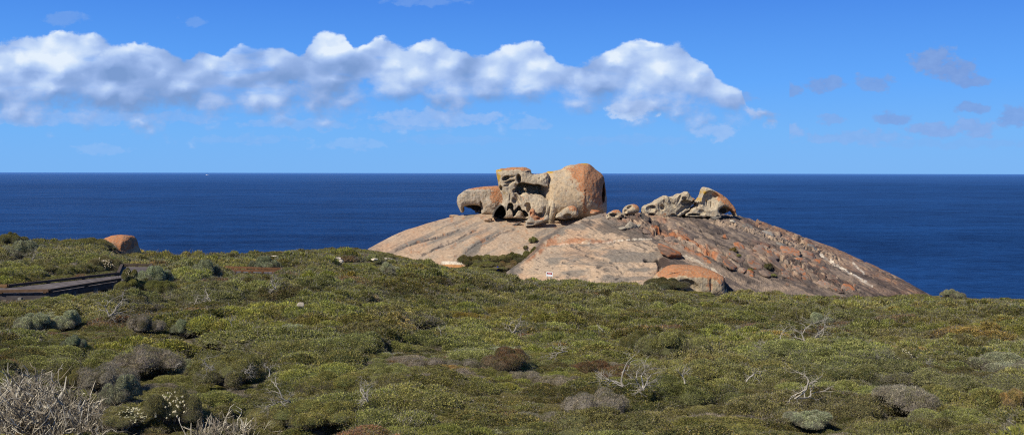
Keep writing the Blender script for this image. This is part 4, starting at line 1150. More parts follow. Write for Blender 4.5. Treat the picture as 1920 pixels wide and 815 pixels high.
def blocked(px, d, R, H, z):
    """no bush here: on the rock, on the boardwalk, or in front of something that shows"""
    row = float(row_of(z, d)); top = float(row_of(z + H, d))
    x = (px - 960) / F * d
    for D in (D1, D2):
        if d > 118 and px > 680:
            for dx_ in (-.4, .4):
                if dome_z(D, px + dx_ * R * F / d, d + R * .2) > z + .1: return True
    wpx = R * F / d
    if px < 240 and ip(px, [-260, 92, 226], [36.0, 37.0, 41.0]) - R * .75 < d < ip(px, [-260, 15, 222], [38.9, 39.0, 44.0]) + R * .75: return True
    if 205 - wpx < px < 292 + wpx * .6 and 42 - R * .5 < d < 48.5 + R * .7: return True
    if px - wpx * .6 < 245 and 18 < d < 41.5 and row > 500 and top < 553 - max(px - 92, 0) * .165 and d < ip(px, [92, 226], [37.1, 41.3]): return True
    if 395 < px < 575 and 64 - R * .8 < d < 68 + R * .6: return True
    if 400 < px < 548 and 55 < d < 65 and top < 519: return True
    for (x0, x1, yy, dd) in ((1018, 1040, 519, 121), (926, 943, 506, 138), (622, 646, 499, 200), (664, 682, 488, 200), (696, 742, 496, 200), (834, 866, 499, 146), (1236, 1356, 541, 125), (508, 534, 491, 200), (196, 258, 472, 70.5)):
        if x0 - wpx * .6 < px < x1 + wpx * .6 and d < dd and top < yy and row > yy - 2: return True
    return False


def kinds_at(x, y, rs):
    a = fbm(x / 4.5, y / 4.5, 2.2, 3, 91); b = fbm(x / 2.6, y / 2.6, 8.8, 3, 95); t = rs.uniform(size=len(x)); out = []
    for A, B, T in zip(a, b, t):
        if B > .66: k = 'grey' if T < .55 else 'olive' if T < .85 else 'dark'
        elif A > .58: k = 'bright' if T < .5 else 'olive' if T < .93 else 'yellow'
        elif A < .41: k = 'dark' if T < .5 else 'rusty' if T < .64 else 'olive'
        else: k = next(n for n, q in (('olive', .49), ('grey', .65), ('dark', .76), ('bright', .85), ('rusty', .885), ('sage', .945), ('cream', .965), ('yellow', .970), ('snag', 2)) if T < q)
        out.append(k)
    return out


LBL = {'olive': ('heath_shrub', 'olive-green cushion shrub', 'shrub'), 'bright': ('heath_shrub', 'fresh yellow-green shrub', 'shrub'), 'dark': ('heath_shrub', 'dark green yellow-tipped shrub', 'shrub'),
       'rusty': ('heath_shrub', 'rusty brown low shrub', 'shrub'), 'sage': ('sage_shrub', 'silvery blue-green shrub', 'sage shrub'), 'grey': ('twiggy_shrub', 'grey twiggy shrub', 'twiggy shrub'),
       'yellow': ('heath_shrub', 'golden yellow low shrub', 'shrub'), 'cream': ('flowering_shrub', 'shrub dotted with cream blossom', 'flowering shrub')}


def plant(kind, loc, size, rz, label, group, squash=1.0, name=None, cat=None, v=None, stretch=1.0):
    nm, lb, ct = LBL[kind]
    root = bpy.data.objects.new(name or nm, None); COL.objects.link(root)
    root.location = loc; root.rotation_euler = (0, 0, rz); root.scale = (size / 1.5 * stretch, size / 1.5, size / 1.5 * squash); root.empty_display_size = .2
    tag(root, label, cat or ct, group)
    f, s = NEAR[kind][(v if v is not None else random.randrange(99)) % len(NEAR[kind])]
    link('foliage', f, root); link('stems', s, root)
    if kind == 'cream': link('blossom', BLOSSOM[random.randrange(2)], root)
    return root


BLOSSOM = [flower_mesh(5, .66, 190, .028), flower_mesh(6, .66, 130, .030)]
random.seed(21)
FEAT = []
placed = []      # (x, y, radius) of bushes with a place of their own


def ground_at(px, py):
    d = ground_d(px, py)
    return Vector(((px - 960) / F * d, d, float(ground_z(px, d)))), d


def feature(kind, px, py, wpx, label, hpx=None, name=None, cat=None, group=None, d=None, v=None, rz=None):
    """one bush told apart in the photo: its foot at (px, py), wpx wide and hpx high"""
    if d is None: p, d = ground_at(px, py)
    else: p = at(px, py, d) - Vector((0, 0, .1))
    size = wpx * d / F
    sq = 1.0
    if hpx: sq = (hpx * d / F) / (KINDS[kind]['h'] * size * .5)
    placed.append((p.x, p.y, size * .42))
    if kind in ('sage', 'cream', 'yellow'): FEAT.append((px, d, wpx, float(row_of(p.z, d)), (hpx or KINDS[kind]['h'] * wpx * .5)))
    p = p + Vector((0, 0, .16))
    return plant(kind, p, size, random.uniform(0, 6.28) if rz is None else rz, label, group, min(max(sq, .5), 2.4), name, cat, v)


feature('sage', 232, 778, 74, 'pale silver-green bush standing alone by the dead thicket, bottom left', 48)
feature('cream', 325, 816, 100, 'bush thick with cream flowers at the bottom edge, left', 54)
feature('cream', 240, 818, 110, 'yellow-green bush with few cream flowers left of the thickly flowered one', 28)
feature('cream', 192, 517, 62, 'shrub with cream blossom on the far side of the boardwalk', 30, d=50.5)
feature('cream', 105, 513, 30, 'small blossoming shrub on the slope above the boardwalk', 26, d=52)
feature('sage', 290, 538, 58, 'grey-green bush leaning over the right end of the deck platform', 32, d=40.5)
feature('olive', 250, 551, 56, 'olive bush under the right end of the deck platform', 26, d=39.3)
feature('olive', 300, 556, 70, 'olive bush right of the one under the deck platform', 30, d=38.6)
feature('dark', 272, 549, 44, 'dark bush between the two under the deck platform', 24, d=39.9)
feature('cream', 243, 531, 30, 'small flowering bush on the boardwalk corner', 22, d=39.2)
feature('sage', 386, 530, 50, 'upright green bush at the left end of the far handrail', 36, d=58)
feature('sage', 495, 512, 52, 'blue-green bush behind the far handrail', 26, d=70)
feature('olive', 1262, 690, 118, 'rounded olive-green bush standing proud of the heath, right of centre', 58)
feature('dark', 1193, 678, 66, 'dark brown open bush left of the rounded olive one', 46)
feature('bright', 1530, 700, 240, 'broad green mound of shrub right of the bleached fallen branch', 52)
feature('sage', 1535, 617, 46, 'pair of silvery bush tops above the broad green mound', 22)
feature('sage', 1882, 705, 120, 'silvery green spiky patch near the right edge', 26)
feature('yellow', 1890, 790, 80, 'golden yellow bush at the bottom right corner', 42)
feature('sage', 1520, 822, 90, 'tips of a pale green spiky bush cut by the bottom edge, right', 26)
feature('sage', 1665, 782, 44, 'small silver bush beside the grey twig heap', 26)
feature('cream', 1690, 690, 50, 'cream-blossomed bush below the pale crown, right', 24)
feature('sage', 728, 519, 40, 'blue-grey shrub left of the path end under the dome', 20)
feature('sage', 1308, 549, 62, 'grey-green bush in front of the orange boulder', 22)
feature('dark', 1252, 541, 84, 'dense dark green bush against the left of the orange boulder', 22, d=121)
feature('sage', 1349, 549, 40, 'bluish bush at the right foot of the orange boulder', 22)
feature('sage', 1784, 560, 40, 'tall blue-green bush breaking the skyline right of the dome', 18, d=134)
feature('sage', 62, 640, 70, 'pair of blue-green bush tops left of the tangled brown wood', 36)
feature('sage', 128, 632, 56, 'blue-green bush right beside the tangled brown wood', 32)
feature('sage', 345, 645, 44, 'sage bush with grey foot left of the white forked twig', 26)
feature('sage', 140, 680, 40, 'pale grey-green bush with bare lower stems, left', 30)
feature('grey', 285, 720, 130, 'large purple-grey twig bush in the left middle ground', 50)
feature('grey', 190, 752, 110, 'grey twig dome between the green cushion and the dead thicket', 46)
feature('bright', 140, 745, 70, 'light green cushion left of the grey twig dome', 34)
feature('olive', 440, 735, 130, 'olive mound with grey skirt right of the purple-grey bush', 50)
feature('grey', 270, 642, 74, 'rounded grey twig bush high on the left', 34)
feature('bright', 640, 760, 150, 'long bright green tufted shrub, lower left of centre', 36)
feature('bright', 590, 820, 160, 'bright green feathery bush cut by the bottom edge, left of centre', 44)
feature('rusty', 960, 705, 110, 'rust-red low shrub in the middle of the heath', 34)
feature('rusty', 600, 500, 44, 'rust-brown low bush behind the far handrail', 12, d=74)
feature('grey', 1700, 790, 130, 'heap of combed grey twigs, lower right', 46)
feature('olive', 1800, 760, 230, 'wide olive slope of cushion shrub on the right', 50)
feature('dark', 1560, 740, 170, 'dark green hollow of shrub under the broad green mound', 40)
feature('grey', 1130, 800, 120, 'grey-brown twiggy bush flecked with reddish buds, bottom', 44)
feature('dark', 22, 462, 50, 'small round-headed bush against the sea at the far left', 24, d=64)
feature('sage', 45, 492, 80, 'silvery bush on the crest at the left edge', 34, d=57)
feature('olive', 140, 472, 110, 'dense olive bush on the crest left of the lone orange boulder', 24, d=64)
# the bushes in the gully and on the rock
for (x, y, w, h, D, k, lb) in ((1000, 455, 17, 14, D1, 'olive', 'dark bush growing in the gully between the rock slopes'), (986, 466, 11, 8, D1, 'olive', 'smaller bush just below the one in the gully'),
                               (1440, 503, 15, 13, D2, 'dark', 'small green bush among the broken blocks on the flank'), (1375, 470, 14, 9, D2, 'yellow', 'yellowish bush in a crack under an orange block'),
                               (1384, 480, 18, 7, D2, 'olive', 'dark low bush below the yellowish one in the crack'), (1450, 515, 13, 5, D2, 'bright', 'bright green tuft at the foot of the broken blocks'), (1407, 505, 10, 5, D2, 'bright', 'tiny green tuft on an orange block')):
    dd = dome_hit(D, x, y); p = Vector(((x - 960) / F * dd, dd, float(dome_z(D, x, dd)) - .15)); size = w * dd / F
    plant(k, p, size, random.uniform(0, 6), lb, None, (h * dd / F) / (KINDS[k]['h'] * size * .5))

for i, (x, y, w, h, k) in enumerate(((882, 500, 46, 22, 'dark'), (906, 497, 52, 20, 'olive'), (938, 494, 54, 18, 'olive'), (966, 492, 48, 19, 'dark'), (992, 488, 40, 20, 'olive'), (895, 510, 54, 18, 'olive'), (925, 514, 40, 16, 'dark'), (958, 506, 46, 18, 'rusty'), (1008, 480, 26, 18, 'dark'), (980, 499, 40, 15, 'grey'))):
    dd = 143.6 - max(y - 495, 0) * .16 if x < 985 else 146.5
    p = Vector(((x - 960) / F * dd, dd, EYE - (y - HZ) / F * dd)); size = w * dd / F
    plant(k, p, size, i * 1.1, LBL[k][1] + ' in the bank of bushes between the two rock slopes', 'bushes in the bank between the rock slopes', (h * dd / F) / (KINDS[k]['h'] * size * .5))

# ---- bare and bleached wood
DEADCOL = (.35, .315, .255)


def dead(px, py, label, me, rz=0.0, s=1.0, group='bleached dead branches among the shrubs', d=None, name='dead_branch', cat='dead branch', lift=.42):
    if d is None: p, d = ground_at(px, py)
    else: p = Vector(((px - 960) / F * d, d, float(ground_z(px, d))))
    s *= .92; o = link(name, me, None, p + Vector((0, 0, lift)), (0, 0, rz), (s, s, s * .8))
    FEAT.append((px, d, 40, float(row_of(p.z, d)) - 8, 20)); tag(o, label, cat, group); return o


W = [branch_mesh('dead_branch', 61 + i, .42, .017, lean=le, spread=.75, depth=3, kids=(3, 4), wob=.4, col=DEADCOL, n0=n0) for i, (le, n0) in enumerate((((.5, 0, .8), 1), ((-.6, .1, .6), 2), ((.9, 0, .35), 2), ((.1, 0, 1), 1), ((-.8, .1, .3), 3), ((.6, 0, .5), 4)))]
dead(1512, 690, 'big bleached fallen branch with many forks, right of centre', W[5], 0, 1.5, lift=.5)
dead(1470, 692, 'low bleached limbs left of the big fallen branch', W[4], .4, 1.1)
dead(505, 756, 'white forked twig standing up, lower left of centre', W[3], 0, .72)
dead(400, 742, 'pale sprawling twigs left of the white forked one', W[1], .3, .7)
dead(330, 735, 'small bundle of bleached upright sticks beside the purple-grey bush', W[0], 0, .5)
dead(460, 750, 'thin bleached twigs between the sprawling and the forked ones', W[2], 1.0, .6)
dead(436, 652, 'white crooked twig in the left middle ground', W[3], 1.6, .7)
dead(516, 573, 'white bleached shrub skeleton in the middle distance', W[5], 2.0, 1.2, lift=.6)
dead(313, 570, 'pale leaning stick right of the boardwalk bushes', W[0], 2.2, 1.2)
dead(1170, 775, 'spreading tangle of grey fallen twigs at the lower centre', W[4], .2, 1.0)
dead(1205, 782, 'grey twigs at the right end of the fallen tangle', W[5], 1.2, .9)
dead(1490, 800, 'long bare crooked branch at the bottom right', W[1], 2.6, 1.0)
dead(1400, 765, 'thin bare pale branch above the bottom right edge', W[0], 1.1, .7)
dead(1738, 722, 'small white twig on the olive slope, right', W[2], .4, .5)
dead(1285, 770, 'bare whitish little tree skeleton right of the fallen tangle', W[3], .9, .8)
dead(960, 655, 'pale broom of twigs in the middle of the heath', W[5], .5, .9)
dead(828, 667, 'single crooked white twig left of centre', W[3], 2.5, .6)
dead(1065, 700, 'pale fallen twigs right of the rust-red shrub', W[2], 2.9, .8)
dead(545, 815, 'curled grey dead branches at the bottom, left of centre', W[4], 1.9, .8)
dead(1130, 640, 'thin white twigs in the middle distance left of the dark brown bush', W[0], 3.0, .8)
dead(690, 812, 'bleached brush at the bottom edge, left of centre', W[5], 2.2, .6)
dead(205, 625, 'brown tangled wood between the blue-green bushes and the grey dome', W[5], .8, 1.2)
dead(60, 515, 'brown bare stems under the silvery bush at the left edge', W[5], 1.4, 1.2, d=52)
TH = [thicket_mesh('dead_thicket', 71 + i, .62, .62, 260, [(.42, .365, .265), (.28, .235, .165), (.54, .49, .38), (.19, .155, .11), (.13, .11, .075)]) for i in range(3)]
THL = ['dead brushwood thicket at the left edge, topmost clump', 'dead brushwood in the bottom left corner', 'dead brushwood clump second from the left along the bottom', 'dead brushwood just left of the pale silver bush', 'dead brushwood below the pale silver bush',
       'dead brushwood clump behind the bottom left corner', 'dead brushwood in the middle of the thicket', 'thin end of the dead thicket left of the flowered bush', 'dead brushwood at the left edge halfway up the thicket', 'grey brush at the bottom right of the thickly flowered bush']
for i, (x, y, s) in enumerate(((12, 752, .85), (15, 828, 1.15), (75, 828, 1.05), (140, 812, .75), (195, 822, .5), (45, 795, 1.0), (92, 792, .85), (150, 832, .7), (-15, 785, 1.1), (420, 828, .6))):
    p, d = ground_at(x, y)
    o = link('dead_thicket', TH[i % 3], None, p, (0, 0, i * 1.7), (s, s, s * .82))
    placed.append((p.x, p.y, .3)); FEAT.append((x, d, 70 * s, float(row_of(p.z, d)), 50)); tag(o, THL[i], 'dead thicket', 'dead brushwood in the bottom left corner of the heath')

# ---- every other bush of the heath: the nearest as things, the rest as one mass
rr = random.Random(5); rs = np.random.default_rng(77)
ind, mass = [], []
XS, YS, ST_ = [], [], []
d = 9.5
while d < 152:
    step = .62 if d < 30 else .76 if d < 60 else .92
    half = (1140 if d < 60 else 1100) / F * d + 2
    n = int(2 * half / step)
    XS.append(-half + (np.arange(n) + rs.uniform(size=n)) * step); YS.append(d + (rs.uniform(size=n) - .5) * step * 1.3); ST_.append(np.full(n, step))
    d += step * .84
XS = np.concatenate(XS); YS = np.concatenate(YS); ST_ = np.concatenate(ST_)
PX = 960 + XS * F / YS
ok = YS < ip(PX, CX, CD) + 5
XS, YS, ST_, PX = XS[ok], YS[ok], ST_[ok], PX[ok]
KD = kinds_at(XS, YS, rs); ZG = ground_z(PX, YS)
SIZES = np.where(ST_ < .7, .72, ST_) * rs.choice([1.3, 1.6, 2.0, 2.5, 3.1], len(XS)); HS = rs.uniform(.85, 1.45, len(XS)) * np.where(YS < 90, 1.0, .72)
PL = np.array(placed)
for x, y, kd, size, hs, px, z in zip(XS, YS, KD, SIZES, HS, PX, ZG):
    x, y, size, hs, px, z = map(float, (x, y, size, hs, px, z))
    if kd in ('sage', 'cream'): size = min(size * .75, 1.05)
    if kd == 'grey': size = min(size, .95)
    near_ = 1 - min(max((y - 22) / 25, 0), 1); size *= 1 - .26 * near_; hs *= 1 - .18 * near_
    if y > 100: size = min(size, 1.9)
    H = KINDS.get(kd, KINDS['olive'])['h'] * size * .62 * hs
    if np.any((PL[:, 0] - x) ** 2 + (PL[:, 1] - y) ** 2 < (PL[:, 2] * .8 + size * .12) ** 2): continue
    if blocked(px, y, size * .5, H, z):
        size *= .5; H *= .5
        if size < .5 or blocked(px, y, size * .5, H, z): continue
    if screened(px, y, size * .5, H, z):
        size = min(size * .6, .8); hs = .62; H = KINDS.get(kd, KINDS['olive'])['h'] * size * .5 * hs
        if kd in ('sage', 'cream'): kd = 'olive'
    (ind if -20 < px < 1940 and row_of(z + H, y) < 822 else mass).append((kd, x, y, z, size, hs, px, rr.random() * 6.28, row_of(z, y)))
ind.sort(key=lambda t: t[2])
cnt = {}; keep = []
LIM = {'heath_shrub': 250, 'twiggy_shrub': 110, 'sage_shrub': 40, 'flowering_shrub': 25}
for t in ind:
    if t[0] == 'snag': mass.append(t); continue
    nm = LBL[t[0]][0]
    if cnt.get(nm, 0) < LIM[nm] and t[2] < 30 and t[8] > 640:
        cnt[nm] = cnt.get(nm, 0) + 1; keep.append(t)
    else: mass.append(t)
ROWN = [(690, 'on the middle slope'), (760, 'lower down the heath'), (1e9, 'along the bottom edge')]
COLN = [(240, 'far left'), (480, 'left'), (720, 'left of centre'), (960, 'just left of the middle'), (1200, 'just right of the middle'), (1440, 'right of centre'), (1680, 'right'), (9999, 'far right')]
for (kd, x, y, z, size, hs, px, rz, row) in keep:
    where = next(n for r_, n in ROWN if row < r_) + ', ' + next(n for c_, n in COLN if px < c_)
    lb = LBL[kd][1] + ' ' + where
    plant(kd, (x, y, z - .03), size, rz % .8 - .4 + (math.pi if rz > 3 else 0), lb, LBL[kd][1] + 's ' + where, hs, stretch=1 + (rz * 7.7) % 1 * .55)
print('INDIVIDUALS', len(keep), cnt, 'MASS', len(mass))

# the mass: one object that repeats the bushes over its points
PV = []; ROT = []; SC = []; IX = []
for (kd, x, y, z, size, hs, px, rz, row) in mass:
    PV.append((x, y, z - .04)); ROT.append((0, 0, rz % .8 - .4 + (math.pi if rz > 3 else 0))); s = size / 1.5; SC.append((s * rr.uniform(.95, 1.55), s, s * hs))
    IX.append(rr.choice((MIDK if y < 52 else FARK)[kd]))
d = 9.0
while d < 62:
    stp = .38 if d < 30 else .50
    half = 1120 / F * d; n = int(2 * half / stp)
    xs = -half + (np.arange(n) + rs.uniform(size=n)) * stp; ys = d + (rs.uniform(size=n) - .5) * stp * 1.4; pxs = 960 + xs * F / ys; zs = ground_z(pxs, ys); kk = kinds_at(xs, ys, rs)
    for x, y, px, z, kd in zip(xs, ys, pxs, zs, kk):
        if kd in ('sage', 'cream'): kd = 'rusty'
        if px < 300 and blocked(float(px), float(y), .25, .1, float(z)): continue
        s = rr.uniform(.34, .58) / 1.5 * 1.4 * (.6 if screened(float(px), float(y), .25, .2, float(z)) else 1)
        PV.append((x, y, z - .03)); ROT.append((0, 0, rr.random() * 6.28)); SC.append((s * 1.2, s, s * rr.uniform(.6, 1.0))); IX.append(rr.choice((MIDK if y < 26 else FARK)[kd]))
    d += stp * .85
print('WITH COVER', len(PV))
me = bpy.data.meshes.new('heath_scrub'); me.from_pydata(PV, [], [])
a = me.attributes.new('turn', 'FLOAT_VECTOR', 'POINT'); a.data.foreach_set('vector', np.array(ROT, np.float32).ravel())
a = me.attributes.new('size', 'FLOAT_VECTOR', 'POINT'); a.data.foreach_set('vector', np.array(SC, np.float32).ravel())
a = me.attributes.new('which', 'INT', 'POINT'); a.data.foreach_set('value', np.array(IX, np.int32))
mass_o = link('heath_scrub', me)
tag(mass_o, 'dense low coastal heath covering the slope down to the rocks', kind='stuff')
ng = bpy.data.node_groups.new('scatter', 'GeometryNodeTree')
ng.interface.new_socket('Geometry', in_out='INPUT', socket_type='NodeSocketGeometry'); ng.interface.new_socket('Geometry', in_out='OUTPUT', socket_type='NodeSocketGeometry')
gi = ng.nodes.new('NodeGroupInput'); go = ng.nodes.new('NodeGroupOutput'); io = ng.nodes.new('GeometryNodeInstanceOnPoints')
ci = ng.nodes.new('GeometryNodeCollectionInfo'); ci.inputs['Collection'].default_value = C_proto; ci.inputs['Separate Children'].default_value = True; ci.inputs['Reset Children'].default_value = True


def attr(nm, tp):
    n = ng.nodes.new('GeometryNodeInputNamedAttribute'); n.data_type = tp; n.inputs['Name'].default_value = nm
    return next(s for s in n.outputs if s.enabled)


e2r = ng.nodes.new('FunctionNodeEulerToRotation')
ng.links.new(gi.outputs[0], io.inputs['Points']); ng.links.new(ci.outputs[0], io.inputs['Instance']); io.inputs['Pick Instance'].default_value = True
ng.links.new(attr('which', 'INT'), io.inputs['Instance Index']); ng.links.new(attr('turn', 'FLOAT_VECTOR'), e2r.inputs[0]); ng.links.new(e2r.outputs[0], io.inputs['Rotation'])
ng.links.new(attr('size', 'FLOAT_VECTOR'), io.inputs['Scale']); ng.links.new(io.outputs[0], go.inputs[0])
mod = mass_o.modifiers.new('scatter', 'NODES'); mod.node_group = ng

# ------------------------------------------------------------------ boardwalk
BW = np.array([.13, .112, .105]); KERB = np.array([.085, .062, .045]); OLDW = np.array([.20, .185, .16])


def on_deck(px, py, z=DECK_Z):
    d_ = (EYE - z) * F / (py - HZ)
    return np.array([(px - 960) / F * d_, d_, z])


def plank_run(a0, a1, b0, b1, n, mb, col):
    """boards laid across from the edge a0-a1 to the edge b0-b1"""
    r = np.random.default_rng(4)
    for i in range(n):
        t0 = i / n + .06 / n; t1 = (i + 1) / n - .06 / n
        p = [a0 + (a1 - a0) * t0, a0 + (a1 - a0) * t1, b0 + (b1 - b0) * t1, b0 + (b1 - b0) * t0]
        dz = np.array([0, 0, r.uniform(-.004, .004)]); th = np.array([0, 0, .045])
        mb.hexa([q - th + dz for q in p] + [q + dz for q in p], col * r.uniform(.75, 1.25))


def beam(mb, p, q, w, h, col):
    p = np.array(p, float); q = np.array(q, float); t = q - p; t[2] = 0; t /= np.linalg.norm(t); s = np.array([-t[1], t[0], 0]) * w / 2; u = np.array([0, 0, h])
    mb.hexa([p - s, q - s, q + s, p + s, p - s + u, q - s + u, q + s + u, p + s + u], col)


def boardwalk():
    root = bpy.data.objects.new('boardwalk', None); COL.objects.link(root)
    tag(root, 'low dark timber boardwalk with kerb rails and a square platform, at the left edge', 'boardwalk')
    nA, nB, nC = on_deck(-260, 556), on_deck(92, 550), on_deck(226, 528)
    fA, fB, fC = on_deck(-260, 541), on_deck(15, 541), on_deck(222, 517)
    pBL, pBR, pFR = on_deck(229, 501), on_deck(284, 501), on_deck(276, 514)
    root.location = nB; o0 = np.array(nB)
    mb = MB()
    plank_run(nA - o0, nB - o0, fA - o0, fB - o0, 60, mb, BW); plank_run(nB - o0, nC - o0, fB - o0, fC - o0, 34, mb, BW)
    plank_run(fC - o0, pBL - o0, pFR - o0, pBR - o0, 44, mb, BW); plank_run(nC - o0, pFR - o0, fC - o0 + np.array([0, 0, -.006]), pFR - o0 + np.array([.02, .03, -.006]), 8, mb, BW)
    link('deck', mb.mesh('deck', [M_wood]), root)
    up = np.array([0, 0, .035])
    for (p, q, c) in ((nA, nB, KERB * np.array([1.7, 1.4, 1.1])), (nB, nC, KERB), (fA, fB, KERB * np.array([2.2, 1.7, 1.1])), (fB, fC, KERB), (fC, pBL, KERB), (pBL, pBR, KERB * .8), (pBR, pFR, KERB)):
        mb = MB(); beam(mb, np.array(p) - o0 + up, np.array(q) - o0 + up, .12, .10, c)
        L = np.linalg.norm(np.array(q) - p); k = max(2, int(L / 1.5))
        for i in range(k + 1):
            m = np.array(p) + (np.array(q) - p) * (.02 + .96 * i / k) - o0
            mb.box(m + np.array([0, 0, .017]), (.12, .12, .034), 0, c * .8)
        link('kerb_rail', mb.mesh('kerb_rail', [M_wood]), root)
    for (p, q) in ((nA, nB), (nB, nC)):
        mb = MB(); beam(mb, np.array(p) - o0 + np.array([0, .05, -.24]), np.array(q) - o0 + np.array([0, .05, -.24]), .07, .19, BW * .8); link('bearer', mb.mesh('bearer', [M_wood]), root)
    for (x, y) in ((-160, 556), (-60, 554), (40, 552), (86, 551), (140, 542), (181, 536), (215, 530)):
        p = on_deck(x, y) - o0; mb = MB(); mb.box(p + np.array([0, -.06, -.48]), (.13, .13, .70), 0, OLDW * 1.1); link('post', mb.mesh('post', [M_wood]), root)


boardwalk()


def far_walk():
    root = bpy.data.objects.new('boardwalk', None); COL.objects.link(root)
    tag(root, 'far stretch of brown boardwalk seen edge-on between bushes, left of the dome', 'boardwalk')
    z = EYE - 6.62
    a, b, c = on_deck(400, 510, z), on_deck(470, 512.5, z), on_deck(575, 513.5, z)
    root.location = a; o0 = np.array(a); back = np.array([.3, 1.7, 0])
    mb = MB(); plank_run(a - o0, b - o0, a - o0 + back, b - o0 + back, 18, mb, BW * 1.2); plank_run(b - o0, c - o0, b - o0 + back, c - o0 + back, 26, mb, BW * 1.2); link('deck', mb.mesh('deck', [M_wood]), root)
    RC = np.array([.15, .075, .035])
    for off in (np.array([0, 0, 0]), back):
        for p, q in ((a, b), (b, c)):
            mb = MB(); beam(mb, p - o0 + off + np.array([0, 0, .10]), q - o0 + off + np.array([0, 0, .10]), .12, .12, RC)
            for i in range(6):
                m = p + (q - p) * (.03 + .94 * i / 5) - o0 + off; mb.box(m + np.array([0, 0, .048]), (.12, .12, .10), 0, RC * .8)
            link('kerb_rail', mb.mesh('kerb_rail', [M_wood]), root)
    for p, q in ((a, b), (b, c)):
        mb = MB(); beam(mb, p - o0 + np.array([0, .05, -.23]), q - o0 + np.array([0, .05, -.23]), .07, .18, OLDW); link('bearer', mb.mesh('bearer', [M_wood]), root)
    for t in (.05, .5, .95):
        p = a + (b - a) * t - o0; mb = MB(); mb.box(p + np.array([0, -.06, -.45]), (.13, .13, .60), 0, OLDW); link('post', mb.mesh('post', [M_wood]), root)


far_walk()


# ------------------------------------------------------------------ warning sign
def sign():
    d_ = 122.0; s = d_ / F
    root = bpy.data.objects.new('warning_sign', None); COL.objects.link(root)
    root.location = (at(1029, 530, d_).x, d_, float(ground_z(1029, d_))); root.rotation_euler = (0, math.radians(4), math.radians(-14))
    tag(root, 'white warning sign with a red band, half sunk in the bushes before the dome', 'sign')
    zc = at(1029, 513.5, d_).z - root.location.z
    w, h = 12.6 * s, 8.2 * s
    mb = MB(); mb.box((0, 0, zc), (w, .03, h), 0, (.82, .82, .84)); link('panel', mb.mesh('panel', [M_paint]), root)

    def pill(w_, h_, z, y, col, nm):
        n = 24; pts = []
        for i in range(n):
            an = 2 * math.pi * i / n; cx = (w_ - h_) / 2 * (1 if math.cos(an) >= 0 else -1)
            pts.append((cx + math.cos(an) * h_ / 2, y, z + math.sin(an) * h_ / 2))
        mb = MB(); mb.n = 0
        V = pts + [(0, y, z)]
        mb.add(V, F3=[(n, (i + 1) % n, i) for i in range(n)], col=col); link(nm, mb.mesh(nm, [M_paint]), root)
    mb = MB(); mb.box((0, -.017, zc + h * .16), (w * .80, .004, h * .36), 0, (.045, .02, .025)); link('dark_border', mb.mesh('dark_border', [M_paint]), root)
    pill(w * .62, h * .30, zc + h * .16, -.0225, (.62, .05, .05), 'red_band')
    mb = MB()
    for i in range(5): mb.box(((i - 2) * w * .085, -.0255, zc + h * .16), (w * .05, .003, h * .10), 0, (.8, .75, .75))
    link('white_marking', mb.mesh('white_marking', [M_paint]), root)
    for sx_ in (-.32, .32):
        mb = MB(); mb.box((sx_ * w, .06, zc * .5 + .02), (.07, .07, zc + h * .6), 0, (.30, .29, .27)); link('post', mb.mesh('post', [M_wood]), root)


sign()


# ------------------------------------------------------------------ walker in blue
def skin_body(name, J, Eg, rad, mat_cols, parent):
    me = bpy.data.meshes.new(name); me.from_pydata([Vector(j) for j in J], Eg, [])
    o = bpy.data.objects.new(name, me); COL.objects.link(o)
    m = o.modifiers.new('skin', 'SKIN'); m.use_smooth_shade = True
    for i, r_ in enumerate(rad): me.skin_vertices[0].data[i].radius = (r_, r_)
    me.skin_vertices[0].data[0].use_root = True
    o.modifiers.new('sub', 'SUBSURF').levels = 2; o.modifiers['sub'].render_levels = 2
    dg = bpy.context.evaluated_depsgraph_get(); ev = o.evaluated_get(dg); src = ev.to_mesh()
    V = np.array([v.co[:] for v in src.vertices]); P = [tuple(p.vertices) for p in src.polygons]
    ev.to_mesh_clear(); bpy.data.objects.remove(o)
    cols = np.array([mat_cols(v) for v in V])
    me2 = new_mesh(name, V, [np.array([p for p in P if len(p) == 4]), np.array([p for p in P if len(p) == 3])], cols, True, [M_cloth])
    return link(name, me2, parent)


